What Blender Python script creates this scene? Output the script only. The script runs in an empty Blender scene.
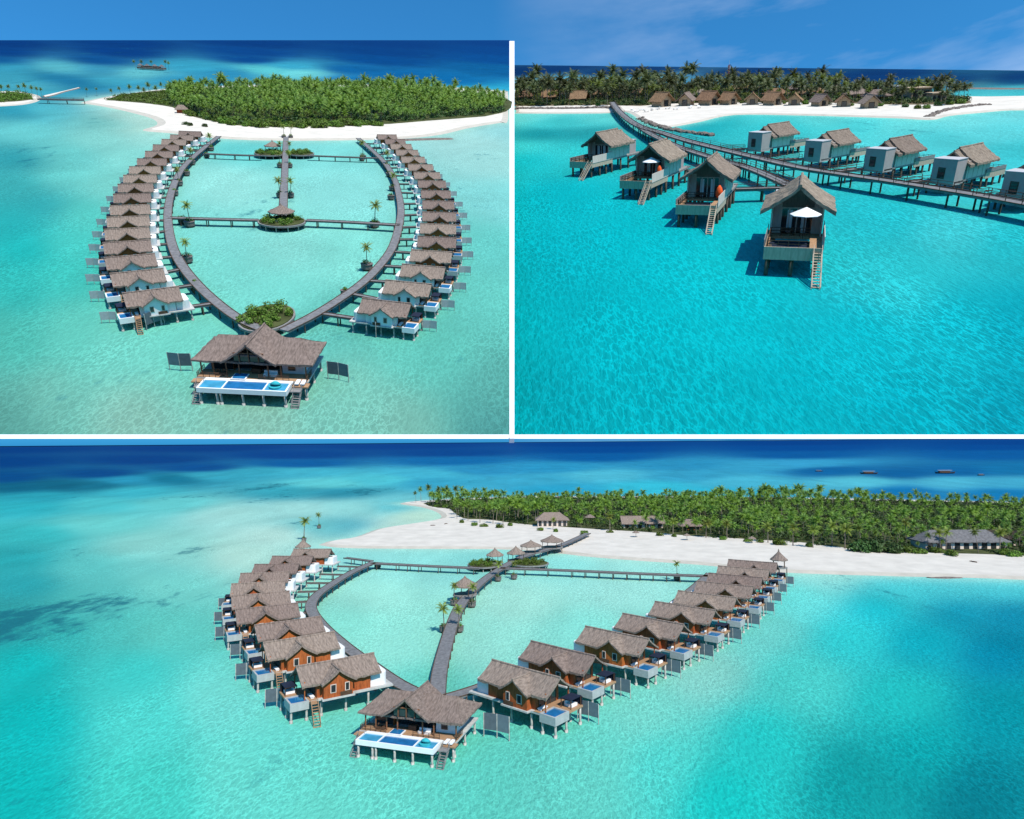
import bpy, bmesh, math, random
import numpy as np
from mathutils import Matrix, Vector, noise as mnoise
from mathutils.geometry import tessellate_polygon
random.seed(7)
S = bpy.context.scene
COL = S.collection
F, CX, CY = 700.0, 512.0, 409.5
pi = math.pi

# ------------------------------------------------------------------ plates
# the place: one broad lower lagoon and two high lagoons on tilted terraces behind it
def ray(px, py): return Vector(((px - CX) / F, -(py - CY) / F, -1.0))

class Plate:
    def __init__(self, A, B, h, s):
        n = ray(*A).cross(ray(*B)).normalized()
        if n.y < 0: n = -n
        x = Vector((1, 0, 0)); x = (x - n * x.dot(n)).normalized()
        y = n.cross(x)
        self.n, self.h, self.s, self.A, self.B = n, h, s, A, B
        M = Matrix.Identity(4)
        for i in range(3):
            M[i][0], M[i][1], M[i][2], M[i][3] = x[i] * s, y[i] * s, n[i] * s, -h * s * n[i]
        self.M = M; self.Mi = M.inverted()
    def yh(self, px):
        (x0, y0), (x1, y1) = self.A, self.B
        return y0 + (y1 - y0) * (px - x0) / (x1 - x0)
    def at(self, px, py, z=0.0):
        r = ray(px, py)
        t = (z - self.h) * self.s / self.n.dot(r)
        return self.Mi @ (r * t)

P1 = Plate((0, 8), (510, 38), 55.0, 240.0)        # upper left lagoon
P2 = Plate((515, 63), (1024, 33), 25.0, 590.0)    # upper right lagoon
P3 = Plate((0, 445.4), (1024, 437.6), 50.0, 1.0) # lower lagoon
MC = P3.M.inverted()
for p in (P1, P2, P3): p.W = MC @ p.M

cam = bpy.data.cameras.new('camera'); camo = bpy.data.objects.new('camera', cam); COL.objects.link(camo)
camo.matrix_world = MC
cam.sensor_width = 36; cam.lens = 36 * F / 1024
cam.clip_start = 1; cam.clip_end = 40000000
S.camera = camo

# ------------------------------------------------------------------ light
sun_dir = (MC.to_3x3() @ Vector((0.30, 0.79, 0.57))).normalized()
sl = bpy.data.lights.new('sun', 'SUN'); sl.energy = 4.0; sl.angle = math.radians(0.5); sl.color = (1, 0.95, 0.88)
so = bpy.data.objects.new('sun', sl); COL.objects.link(so)
so.rotation_euler = sun_dir.to_track_quat('Z', 'Y').to_euler()
W = bpy.data.worlds.new('World'); S.world = W; W.use_nodes = True
nt = W.node_tree; nt.nodes.clear()
def N(nt, t, **kw):
    n = nt.nodes.new(t)
    for k, v in kw.items():
        if k in n.inputs: n.inputs[k].default_value = v
        else: setattr(n, k, v)
    return n
sky = N(nt, 'ShaderNodeTexSky', sky_type='NISHITA', sun_disc=False)
sky.sun_elevation = math.asin(sun_dir.z); sky.sun_rotation = math.atan2(sun_dir.x, sun_dir.y)
sky.air_density = 1.0; sky.dust_density = 0.3; sky.ozone_density = 3.0
tc = N(nt, 'ShaderNodeTexCoord')
mp = N(nt, 'ShaderNodeMapping'); mp.inputs['Scale'].default_value = (2.2, 1.0, 9.0); mp.inputs['Location'].default_value = (0.3, 0, 0.35)
mp.inputs['Rotation'].default_value = (0, 0.12, 0)
nz = N(nt, 'ShaderNodeTexNoise', Scale=2.0, Detail=6.0, Roughness=0.55)
cr = N(nt, 'ShaderNodeValToRGB'); cr.color_ramp.elements[0].position = 0.42; cr.color_ramp.elements[1].position = 0.78
cr.color_ramp.elements[1].color = (0.30, 0.30, 0.30, 1)
sep = N(nt, 'ShaderNodeSeparateXYZ')
mr = N(nt, 'ShaderNodeMapRange'); mr.inputs['From Min'].default_value = -0.02; mr.inputs['From Max'].default_value = 0.25
mul = N(nt, 'ShaderNodeMath', operation='MULTIPLY')
tint = N(nt, 'ShaderNodeMix', data_type='RGBA', blend_type='MULTIPLY'); tint.inputs[0].default_value = 1.0
tint.inputs[7].default_value = (0.30, 1.02, 1.30, 1)
mix = N(nt, 'ShaderNodeMix', data_type='RGBA'); mix.inputs[7].default_value = (7.5, 8.0, 8.8, 1)
bg = N(nt, 'ShaderNodeBackground', Strength=0.105)
out = N(nt, 'ShaderNodeOutputWorld')
L = nt.links.new
L(tc.outputs['Generated'], mp.inputs[0]); L(mp.outputs[0], nz.inputs['Vector']); L(nz.outputs[0], cr.inputs[0])
L(tc.outputs['Generated'], sep.inputs[0]); L(sep.outputs['X'], mr.inputs['Value']); L(cr.outputs[0], mul.inputs[0]); L(mr.outputs[0], mul.inputs[1])
hz = N(nt, 'ShaderNodeMapRange'); hz.inputs['From Min'].default_value = 0.0; hz.inputs['From Max'].default_value = 0.16; L(sep.outputs['Z'], hz.inputs['Value'])
tz = N(nt, 'ShaderNodeMix', data_type='RGBA'); tz.inputs[6].default_value = (0.035, 0.30, 0.85, 1); tz.inputs[7].default_value = (0.26, 0.98, 1.32, 1)
L(hz.outputs[0], tz.inputs[0]); L(tz.outputs[2], tint.inputs[7]); L(sky.outputs[0], tint.inputs[6]); L(tint.outputs[2], mix.inputs[6]); L(mul.outputs[0], mix.inputs[0])
L(mix.outputs[2], bg.inputs[0]); L(bg.outputs[0], out.inputs[0])

S.view_settings.view_transform = 'Standard'; S.view_settings.look = 'None'
S.view_settings.exposure = 0.5; S.view_settings.gamma = 1.0; S.view_settings.use_curve_mapping = False
S.render.engine = 'CYCLES'
S.cycles.max_bounces = 5; S.cycles.diffuse_bounces = 2; S.cycles.glossy_bounces = 2; S.cycles.transmission_bounces = 3
S.cycles.caustics_reflective = False; S.cycles.caustics_refractive = False
S.cycles.use_denoising = True
try: S.cycles.denoiser = 'OPENIMAGEDENOISE'
except Exception: pass

# ------------------------------------------------------------------ materials
def mat(name, col, rough=0.7, scale=1.0, var=0.25, bump=0.0, bscale=None, spec=0.3, stretch=(1, 1, 1), rnd=0.0, detail=4.0, trans=0.0, metallic=0.0, col2=None, bd=1.0):
    m = bpy.data.materials.new(name); m.use_nodes = True
    nt = m.node_tree; L = nt.links.new
    b = nt.nodes['Principled BSDF']
    b.inputs['Roughness'].default_value = rough; b.inputs['Specular IOR Level'].default_value = spec; b.inputs['Metallic'].default_value = metallic
    tc = N(nt, 'ShaderNodeTexCoord'); mp = N(nt, 'ShaderNodeMapping'); mp.inputs['Scale'].default_value = stretch
    nz = N(nt, 'ShaderNodeTexNoise', Scale=scale, Detail=detail, Roughness=0.6)
    L(tc.outputs['Object'], mp.inputs[0]); L(mp.outputs[0], nz.inputs['Vector'])
    cr = N(nt, 'ShaderNodeValToRGB')
    lo = [c * (1 - var) for c in col]; hi = [min(1, c * (1 + var)) for c in (col2 or col)]
    cr.color_ramp.elements[0].position = 0.3; cr.color_ramp.elements[1].position = 0.7
    cr.color_ramp.elements[0].color = (*lo, 1); cr.color_ramp.elements[1].color = (*hi, 1)
    L(nz.outputs[0], cr.inputs[0])
    src = cr.outputs[0]
    if rnd:
        oi = N(nt, 'ShaderNodeObjectInfo'); mr = N(nt, 'ShaderNodeMapRange')
        mr.inputs['To Min'].default_value = 1 - rnd; mr.inputs['To Max'].default_value = 1 + rnd
        hs = N(nt, 'ShaderNodeHueSaturation')
        mh = N(nt, 'ShaderNodeMapRange'); mh.inputs['To Min'].default_value = 0.5 - rnd * 0.07; mh.inputs['To Max'].default_value = 0.5 + rnd * 0.05
        L(oi.outputs['Random'], mr.inputs['Value']); L(mr.outputs[0], hs.inputs['Value'])
        L(oi.outputs['Random'], mh.inputs['Value']); L(mh.outputs[0], hs.inputs['Hue'])
        L(src, hs.inputs['Color']); src = hs.outputs[0]
    L(src, b.inputs['Base Color'])
    if bump:
        n2 = N(nt, 'ShaderNodeTexNoise', Scale=bscale or scale * 4, Detail=5.0, Roughness=0.65)
        L(mp.outputs[0], n2.inputs['Vector'])
        bp = N(nt, 'ShaderNodeBump', Strength=bump, Distance=0.08 * bd)
        L(n2.outputs[0], bp.inputs['Height']); L(bp.outputs[0], b.inputs['Normal'])
    if trans:
        tr = N(nt, 'ShaderNodeBsdfTranslucent'); ms = N(nt, 'ShaderNodeMixShader'); ms.inputs[0].default_value = trans
        L(src, tr.inputs[0]); L(b.outputs[0], ms.inputs[1]); L(tr.outputs[0], ms.inputs[2])
        L(ms.outputs[0], nt.nodes['Material Output'].inputs[0])
    return m

M = dict(
    thatch=mat('thatch', (0.195, 0.147, 0.119), 0.95, 1.2, 0.42, 1.0, 6.0, 0.1, (3.2, .9, .9), 0.16, 8.0),
    thatch_grey=mat('thatch_grey', (0.205, 0.160, 0.122), 0.95, 1.2, 0.48, 1.0, 5.0, 0.1, (3.2, .9, .9), 0.14, 8.0, bd=400.0),
    thatch_red=mat('thatch_red', (0.20, 0.115, 0.066), 0.95, 1.3, 0.35, 0.8, 6.0, 0.1, (1, 1, 1), 0.15, 8.0),
    thatch_dark=mat('thatch_dark', (0.13, 0.125, 0.125), 0.95, 1.0, 0.35, 0.8, 5.0, 0.1, (1, 1, 1), 0.06, 8.0),
    cedar=mat('cedar', (0.31, 0.078, 0.020), 0.7, 1.6, 0.35, 0.4, 6.0, 0.2, (3, 3, 0.6), 0.12),
    white=mat('white_plaster', (0.70, 0.69, 0.67), 0.75, 1.2, 0.05, 0.1, 8.0, 0.2),
    offwhite=mat('weathered_white_boards', (0.60, 0.49, 0.41), 0.8, 1.4, 0.14, 0.3, 5.0, 0.2, (4, 4, 0.8), 0.05),
    driftwood=mat('silvered_timber', (0.42, 0.33, 0.24), 0.8, 1.4, 0.22, 0.4, 5.0, 0.2, (4, 4, 0.8), 0.05, bd=200),
    darkgable=mat('dark_gable_boards', (0.20, 0.165, 0.135), 0.8, 1.4, 0.2, 0.3, 5.0, 0.2, (1, 5, 1)),
    greybox=mat('grey_render', (0.36, 0.30, 0.275), 0.8, 0.8, 0.08, 0.1, 6.0, 0.2),
    palegrey=mat('pale_roof_membrane', (0.40, 0.39, 0.39), 0.8, 1.0, 0.08, 0.1, 6.0, 0.2),
    tank=mat('pool_tank_concrete', (0.34, 0.345, 0.33), 0.8, 1.0, 0.15, 0.2, 6.0, 0.2),
    concrete=mat('concrete', (0.42, 0.41, 0.38), 0.85, 1.2, 0.18, 0.3, 6.0, 0.2),
    stilt=mat('stilt_concrete', (0.40, 0.37, 0.33), 0.85, 0.9, 0.45, 0.3, 6.0, 0.2, (1, 1, 1.0)),
    darkstilt=mat('dark_timber_pile', (0.10, 0.075, 0.055), 0.85, 1.2, 0.4, 0.3, 6.0, 0.2),
    deck=mat('grey_deck_boards', (0.20, 0.19, 0.18), 0.8, 2.0, 0.30, 0.5, 7.0, 0.2, (0.6, 6, 1)),
    walk=mat('walkway_boards', (0.155, 0.15, 0.15), 0.8, 1.2, 0.30, 0.5, 9.0, 0.2),
    teak=mat('teak_deck', (0.34, 0.20, 0.11), 0.7, 2.0, 0.25, 0.4, 7.0, 0.2, (0.6, 6, 1)),
    brownwood=mat('brown_wood', (0.17, 0.075, 0.035), 0.6, 2.0, 0.35, 0.3, 8.0, 0.3),
    darkwood=mat('dark_wood', (0.085, 0.045, 0.025), 0.6, 2.0, 0.35, 0.3, 8.0, 0.3),
    pool=mat('pool_water', (0.015, 0.13, 0.30), 0.08, 0.5, 0.25, 0.06, 3.0, 0.5),
    poolpale=mat('pool_ledge_water', (0.05, 0.27, 0.42), 0.08, 0.5, 0.2, 0.06, 3.0, 0.5),
    slate=mat('slate_fabric', (0.085, 0.105, 0.12), 0.8, 1.0, 0.18, 0.1, 8.0, 0.2),
    mist=mat('pale_and_sunlit_fabric', (0.40, 0.40, 0.40), 0.8, 1.0, 0.12, 0.1, 8.0, 0.2),  # sunlight on the upper left screens put into this colour; boat canopies share it
    bluegrey=mat('blue_grey_screen', (0.12, 0.155, 0.175), 0.8, 1.0, 0.15, 0.1, 8.0, 0.2),
    navy=mat('navy_shade_cloth', (0.012, 0.017, 0.035), 0.8, 1.0, 0.3, 0.1, 8.0, 0.2),
    glass=mat('dark_glass', (0.025, 0.03, 0.032), 0.06, 0.6, 0.3, 0, None, 0.6),
    teal=mat('turquoise_cushion', (0.03, 0.33, 0.36), 0.8, 2.0, 0.15, 0.2, 6.0, 0.2),
    orange=mat('orange_fabric', (0.75, 0.10, 0.02), 0.7, 2.0, 0.2, 0.2, 6.0, 0.2),
    canvas=mat('white_canvas', (0.74, 0.72, 0.70), 0.8, 1.5, 0.06, 0.1, 6.0, 0.2),
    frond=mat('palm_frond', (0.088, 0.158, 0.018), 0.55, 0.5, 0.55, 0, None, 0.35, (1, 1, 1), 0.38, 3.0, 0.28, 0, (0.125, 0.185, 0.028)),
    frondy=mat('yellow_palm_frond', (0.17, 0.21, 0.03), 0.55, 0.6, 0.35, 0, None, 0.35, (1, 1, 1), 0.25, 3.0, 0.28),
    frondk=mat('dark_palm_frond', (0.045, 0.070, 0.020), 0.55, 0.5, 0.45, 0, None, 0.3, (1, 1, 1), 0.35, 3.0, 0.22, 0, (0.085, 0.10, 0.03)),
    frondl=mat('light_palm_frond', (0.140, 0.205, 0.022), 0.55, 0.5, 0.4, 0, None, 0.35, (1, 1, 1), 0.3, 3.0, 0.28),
    trunk=mat('palm_trunk', (0.21, 0.17, 0.13), 0.9, 2.0, 0.3, 0.4, 8.0, 0.1, (1, 1, 3), 0.2),
    leaf=mat('shrub_leaf', (0.095, 0.165, 0.016), 0.6, 0.9, 0.5, 0, None, 0.3, (1, 1, 1), 0.3, 4.0, 0.22),
    leafd=mat('dark_shrub_leaf', (0.04, 0.085, 0.016), 0.6, 0.9, 0.5, 0, None, 0.3, (1, 1, 1), 0.35, 4.0, 0.2),
    leafb=mat('olive_shrub_leaf', (0.085, 0.095, 0.022), 0.6, 0.9, 0.5, 0, None, 0.3, (1, 1, 1), 0.35, 4.0, 0.2),
    litter=mat('brown_litter', (0.13, 0.10, 0.06), 0.95, 0.25, 0.5, 0.5, 1.0, 0.1, (1, 1, 1), 0, 8.0),
    sand=mat('coral_sand', (0.565, 0.51, 0.435), 0.9, 0.12, 0.11, 0.5, 1.2, 0.1, (1, 1, 1), 0, 8.0),
    wet=mat('wet_sand', (0.46, 0.41, 0.33), 0.6, 0.2, 0.12, 0.1, 2.0, 0.3, (1, 1, 1), 0, 6.0),
    soil=mat('leaf_litter', (0.055, 0.062, 0.022), 0.95, 0.15, 0.5, 0.5, 1.0, 0.1, (1, 1, 1), 0, 8.0),
    rock=mat('coral_rock', (0.16, 0.13, 0.11), 0.9, 0.9, 0.5, 0.8, 3.0, 0.1),
    tan=mat('tan_render', (0.40, 0.30, 0.20), 0.85, 0.5, 0.15, 0.2, 4.0, 0.2),
    red=mat('red_steel', (0.35, 0.06, 0.04), 0.6, 1.0, 0.2, 0, None, 0.3),
    hull=mat('dark_hull', (0.05, 0.045, 0.05), 0.6, 1.0, 0.3, 0.1, 5.0, 0.3),
    pot=mat('stone_pot', (0.14, 0.12, 0.11), 0.85, 1.5, 0.3, 0.4, 6.0, 0.2),
)

# ------------------------------------------------------------------ mesh builder
class MB:
    def __init__(s): s.v = []; s.f = []
    def add(s, vs, fs):
        o = len(s.v); s.v += [tuple(v) for v in vs]; s.f += [tuple(i + o for i in f) for f in fs]
    def box(s, x0, x1, y0, y1, z0, z1):
        s.add([(x0, y0, z0), (x1, y0, z0), (x1, y1, z0), (x0, y1, z0), (x0, y0, z1), (x1, y0, z1), (x1, y1, z1), (x0, y1, z1)],
              [(3, 2, 1, 0), (4, 5, 6, 7), (0, 1, 5, 4), (1, 2, 6, 5), (2, 3, 7, 6), (3, 0, 4, 7)]); return s
    def beam(s, p, q, w, h=None):
        h = h or w; p = Vector(p); q = Vector(q); d = (q - p).normalized()
        up = Vector((0, 0, 1)) if abs(d.z) < 0.95 else Vector((0, 1, 0))
        a = d.cross(up).normalized() * w / 2; b = a.cross(d).normalized() * h / 2
        s.add([p - a - b, p + a - b, p + a + b, p - a + b, q - a - b, q + a - b, q + a + b, q - a + b],
              [(0, 1, 2, 3), (7, 6, 5, 4), (0, 4, 5, 1), (1, 5, 6, 2), (2, 6, 7, 3), (3, 7, 4, 0)]); return s
    def tube(s, pts, rad, n=8, caps=True):
        pts = [Vector(p) for p in pts]
        if not hasattr(rad, '__len__'): rad = [rad] * len(pts)
        o = len(s.v); vs = []; fs = []
        for i, p in enumerate(pts):
            d = (pts[min(i + 1, len(pts) - 1)] - pts[max(i - 1, 0)]).normalized()
            up = Vector((1, 0, 0)) if abs(d.x) < 0.9 else Vector((0, 1, 0))
            a = d.cross(up).normalized(); b = d.cross(a)
            for k in range(n):
                t = 2 * pi * k / n; vs.append(p + (a * math.cos(t) + b * math.sin(t)) * rad[i])
        for i in range(len(pts) - 1):
            for k in range(n):
                fs.append((i * n + k, i * n + (k + 1) % n, (i + 1) * n + (k + 1) % n, (i + 1) * n + k))
        if caps: fs.append(tuple(range(n))[::-1]); fs.append(tuple((len(pts) - 1) * n + k for k in range(n)))
        s.add(vs, fs); return s
    def prism(s, ring, z0, z1):                    # vertical prism over a closed plan outline
        n = len(ring)
        s.add([(x, y, z0) for x, y in ring] + [(x, y, z1) for x, y in ring],
              [tuple(range(n))[::-1], tuple(range(n, 2 * n))] + [(i, (i + 1) % n, (i + 1) % n + n, i + n) for i in range(n)]); return s
    def wallpoly(s, pts, thick):                   # vertical polygon extruded by a vector
        n = len(pts); t = Vector(thick); pts = [Vector(p) for p in pts]
        s.add(pts + [p + t for p in pts], [tuple(range(n)), tuple(range(n, 2 * n))[::-1]] + [(i, (i + 1) % n, (i + 1) % n + n, i + n) for i in range(n)]); return s
    def slab(s, a, b, c, d, t=0.3, nu=8, nv=5, rough=0.06, sag=0.0):   # a-b lower edge (eave), d-c upper edge (ridge); uneven thatch
        a, b, c, d = map(Vector, (a, b, c, d)); nrm = (b - a).cross(d - a).normalized()
        if nrm.length < 0.5: nrm = (b - a).cross(c - a).normalized()
        if nrm.z < 0: nrm = -nrm
        vs = []; fs = []; rr = random.Random(int(abs(a.x * 31 + b.y * 17 + c.z * 7) * 100))
        for lay in (0, 1):
            for j in range(nv + 1):
                for i in range(nu + 1):
                    u, v = i / nu, j / nv
                    p = (a * (1 - u) + b * u) * (1 - v) + (d * (1 - u) + c * u) * v
                    p = p - nrm * sag * 4 * v * (1 - v)
                    if j == 0: p = p + Vector((0, 0, rr.uniform(-.12, .10)))
                    if lay == 0: p = p + nrm * (rr.uniform(-rough, rough))
                    else: p = p - Vector((0, 0, t))
                    if lay == 1 and j == nv: p = p + Vector((0, 0, t * 0.2))
                    vs.append(p)
        w = nu + 1; o = (nu + 1) * (nv + 1)
        for j in range(nv):
            for i in range(nu):
                q = (j * w + i, j * w + i + 1, (j + 1) * w + i + 1, (j + 1) * w + i)
                fs.append(q); fs.append(tuple(k + o for k in q[::-1]))
        for i in range(nu):
            fs.append((i, i + o, i + 1 + o, i + 1)); k = nv * w + i; fs.append((k, k + 1, k + 1 + o, k + o))
        for j in range(nv):
            k = j * w; fs.append((k, k + w, k + w + o, k + o)); k = j * w + nu; fs.append((k, k + o, k + w + o, k + w))
        s.add(vs, fs); return s
    def gable_x(s, x0, x1, hy, ze, zr, yc=0, t=0.3, lift=0.25, **k):   # ridge along x, ends lifted a little
        s.slab((x0, yc - hy, ze), (x1, yc - hy, ze), (x1 , yc, zr), (x0, yc, zr), t, **k)
        s.slab((x1, yc + hy, ze), (x0, yc + hy, ze), (x0, yc, zr + .015), (x1, yc, zr + .015), t, **k)
        s.tube([(x0 - .02, yc, zr), ((x0 + x1) / 2, yc, zr - .05), (x1 + .02, yc, zr)], 0.2, 6); return s
    def gable_y(s, y0, y1, hx, ze, zr, xc=0, t=0.3, **k):
        s.slab((xc - hx, y1, ze), (xc - hx, y0, ze), (xc, y0, zr), (xc, y1, zr), t, **k)
        s.slab((xc + hx, y0, ze), (xc + hx, y1, ze), (xc, y1, zr + .015), (xc, y0, zr + .015), t, **k)
        s.tube([(xc, y0 - .02, zr), (xc, (y0 + y1) / 2, zr - .05), (xc, y1 + .02, zr)], 0.2, 6); return s
    def hip(s, x0, x1, y0, y1, ze, zr, inset, t=0.3, **k):            # hipped roof, ridge along x
        yc = (y0 + y1) / 2; r0, r1 = (x0 + inset, yc, zr), (x1 - inset, yc, zr)
        s.slab((x0, y0, ze), (x1, y0, ze), r1, r0, t, **k); s.slab((x1, y1, ze), (x0, y1, ze), r0, r1, t, **k)
        s.slab((x0, y1, ze), (x0, y0, ze), r0, r0, t, **k); s.slab((x1, y0, ze), (x1, y1, ze), r1, r1, t, **k); return s
    def mirror_y(s): s.v = [(x, -y, z) for x, y, z in s.v]; return s
    def mesh(s, name, material, smooth=False, fix=True):
        me = bpy.data.meshes.new(name); me.from_pydata(s.v, [], s.f)
        if fix:
            bm = bmesh.new(); bm.from_mesh(me); bmesh.ops.recalc_face_normals(bm, faces=bm.faces); bm.to_mesh(me); bm.free()
        me.materials.append(material)
        if smooth: me.polygons.foreach_set('use_smooth', [True] * len(me.polygons))
        me.update(); return me

def obj(name, mb, material, parent=None, plate=None, smooth=False, fix=True):
    me = mb if isinstance(mb, bpy.types.Mesh) else mb.mesh(name, material, smooth, fix)
    o = bpy.data.objects.new(name, me); COL.objects.link(o)
    if parent: o.parent = parent
    elif plate: o.matrix_world = plate.W.copy()
    return o
def tag(o, label, cat, group=None, kind=None):
    o['label'] = label; o['category'] = cat
    if group: o['group'] = group
    if kind: o['kind'] = kind
    return o
def structure(name, mb, material, plate, kind='structure'):
    o = obj(name, mb, material, None, plate); o['kind'] = kind; return o
def thing(name, label, cat, group=None):
    o = bpy.data.objects.new(name, None); COL.objects.link(o); o.empty_display_size = 0.5
    return tag(o, label, cat, group)
def place(o, plate, p, rz=0.0, sc=1.0, sz=None):
    m = Matrix.Translation(p) @ Matrix.Rotation(rz, 4, 'Z') @ Matrix.Diagonal((sc, sc, sz or sc, 1))
    o.matrix_world = plate.W @ m; o['done'] = 1; del o['done']; return o
def dup(o, parent=None):
    c = o.copy(); COL.objects.link(c)
    if parent: c.parent = parent
    for ch in KIDS[o.name]: dup(ch, c)
    return c
KIDS = {}
class Proto:
    """first request hands out the built thing, later ones hand out copies of it and of each of its parts"""
    def __init__(s, root): s.root = root; s.used = False; s.tree(root)
    def tree(s, o):
        KIDS[o.name] = list(o.children)
        for k in o.children: s.tree(k)
    def get(s, label, group, plate, p, rz=0.0, sc=1.0, cat=None, sz=None):
        o = s.root if not s.used else dup(s.root)
        s.used = True; o['label'] = label
        if group: o['group'] = group
        if cat: o['category'] = cat
        return place(o, plate, p, rz, sc, sz)

ORD = ['nearest', 'second', 'third', 'fourth', 'fifth', 'sixth', 'seventh', 'eighth', 'ninth', 'tenth', 'eleventh', 'twelfth', 'thirteenth',
       'fourteenth', 'fifteenth', 'sixteenth', 'seventeenth', 'eighteenth', 'nineteenth', 'twentieth']

def smooth_path(pts, n=6):
    pts = [Vector(p) for p in pts]; out = []
    for i in range(len(pts) - 1):
        p0, p1, p2, p3 = pts[max(i - 1, 0)], pts[i], pts[i + 1], pts[min(i + 2, len(pts) - 1)]
        for k in range(n):
            t = k / n
            out.append(0.5 * ((2 * p1) + (p2 - p0) * t + (2 * p0 - 5 * p1 + 4 * p2 - p3) * t * t + (3 * p1 - p0 - 3 * p2 + p3) * t ** 3))
    out.append(pts[-1]); return out

# ------------------------------------------------------------------ sea
BEACH1 = [(80, 103), (95, 99), (125, 94), (180, 88), (300, 84), (420, 86), (500, 91), (508, 93), (508.6, 108), (508, 121.5), (500, 123), (470, 128), (440, 135), (400, 139), (340, 140.5), (260, 140.5), (205, 137.5), (172, 133.5), (142, 130.5), (156, 125), (152, 119), (130, 112.5), (105, 107)]
BEACH2 = [(516, 104), (515.6, 93), (518, 90.5), (640, 89), (760, 89), (870, 90.5), (960, 97), (1060, 97), (1060, 109), (1010, 110.5), (985, 112.5), (950, 116), (932, 120), (900, 118.5), (870, 117.5), (800, 115.5), (735, 115), (700, 122), (672, 127), (655, 126), (640, 120), (625, 112), (600, 113.5), (520, 113.5), (516, 112)]
BEACH3 = [(318, 545), (330, 541), (355, 537), (378, 529), (409, 524), (434, 520), (441, 517), (436, 512), (420, 507), (400, 504), (410, 502), (440, 500), (520, 497), (700, 497), (900, 500), (1100, 506), (1200, 520), (1200, 592), (1024, 580), (900, 576.5), (830, 574.5), (764, 571.5), (700, 565), (640, 561), (590, 557), (545, 552), (500, 549.5), (420, 549), (360, 548.5), (335, 547.5)]
def srgb(c): return [((v / 255) / 12.92 if v / 255 <= 0.04045 else ((v / 255 + 0.055) / 1.055) ** 2.4) for v in c]
def sea(plate, x0, x1, ybot, edge, ctrl, matl, gain, beach, nu=150, nv=190):
    """one sheet of water; the tint of every point is how deep the water is there and what lies on its bed"""
    P = []; uv = []
    for j in range(nv + 1):
        for i in range(nu + 1):
            px = x0 + (x1 - x0) * i / nu
            ye = edge(px); hh = plate.yh(px)
            a, b = math.log(ye - hh + 3), math.log(ybot - hh + 3)
            py = hh - 3 + math.exp(a + (b - a) * j / nv)
            P.append(plate.at(px, py)); uv.append((px, py - hh))
    mb = MB(); w = nu + 1
    mb.add(P, [(j * w + i, (j + 1) * w + i, (j + 1) * w + i + 1, j * w + i + 1) for j in range(nv) for i in range(nu)])
    o = structure('water', mb, matl, plate)
    C = np.array([(c[0], c[1] - plate.yh(c[0])) for c in ctrl]); col = np.array([srgb(c[2]) for c in ctrl]); g = np.array([c[3] if len(c) > 3 else 0 for c in ctrl])
    U = np.array(uv)
    vx = lambda y: 150 * np.log(np.maximum(y, 0) + 12)
    d2 = ((U[:, None, 0] - C[None, :, 0]) * 0.42) ** 2 + (vx(U[:, None, 1]) - vx(C[None, :, 1])) ** 2
    wgt = 1.0 / (d2 + 14 + 170 * np.clip((U[:, None, 1] - 30) / 60, 0, 1)) ** 2.2; wgt /= wgt.sum(1, keepdims=True)
    c = (wgt @ col) * gain; gg = wgt @ g
    # the bed shelves up to the sand: the last few metres are pale
    B = smooth_path([plate.at(*b) for b in beach] + [plate.at(*beach[0])], 5); B = np.array([(b.x, b.y) for b in B]); Q = np.array([(p.x, p.y) for p in P])
    dist = np.full(len(Q), 1e9)
    for a, b in zip(B[:-1], B[1:]):
        ab = b - a; t = np.clip(((Q - a) @ ab) / max(1e-9, ab @ ab), 0, 1); dist = np.minimum(dist, np.hypot(*(Q - a - t[:, None] * ab).T))
    k = (np.exp(-dist / (plate.h * .13)) * .75)[:, None]; c = c * (1 - k) + np.array(srgb((188, 236, 224))) * gain * k
    rgba = np.ones((len(P), 4)); rgba[:, :3] = np.clip(c, 0, 1); rgba[:, 3] = gg
    at = o.data.color_attributes.new('depth_tint', 'FLOAT_COLOR', 'POINT')
    at.data.foreach_set('color', rgba.astype(np.float32).ravel())
    o.data.update(); return o

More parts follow.
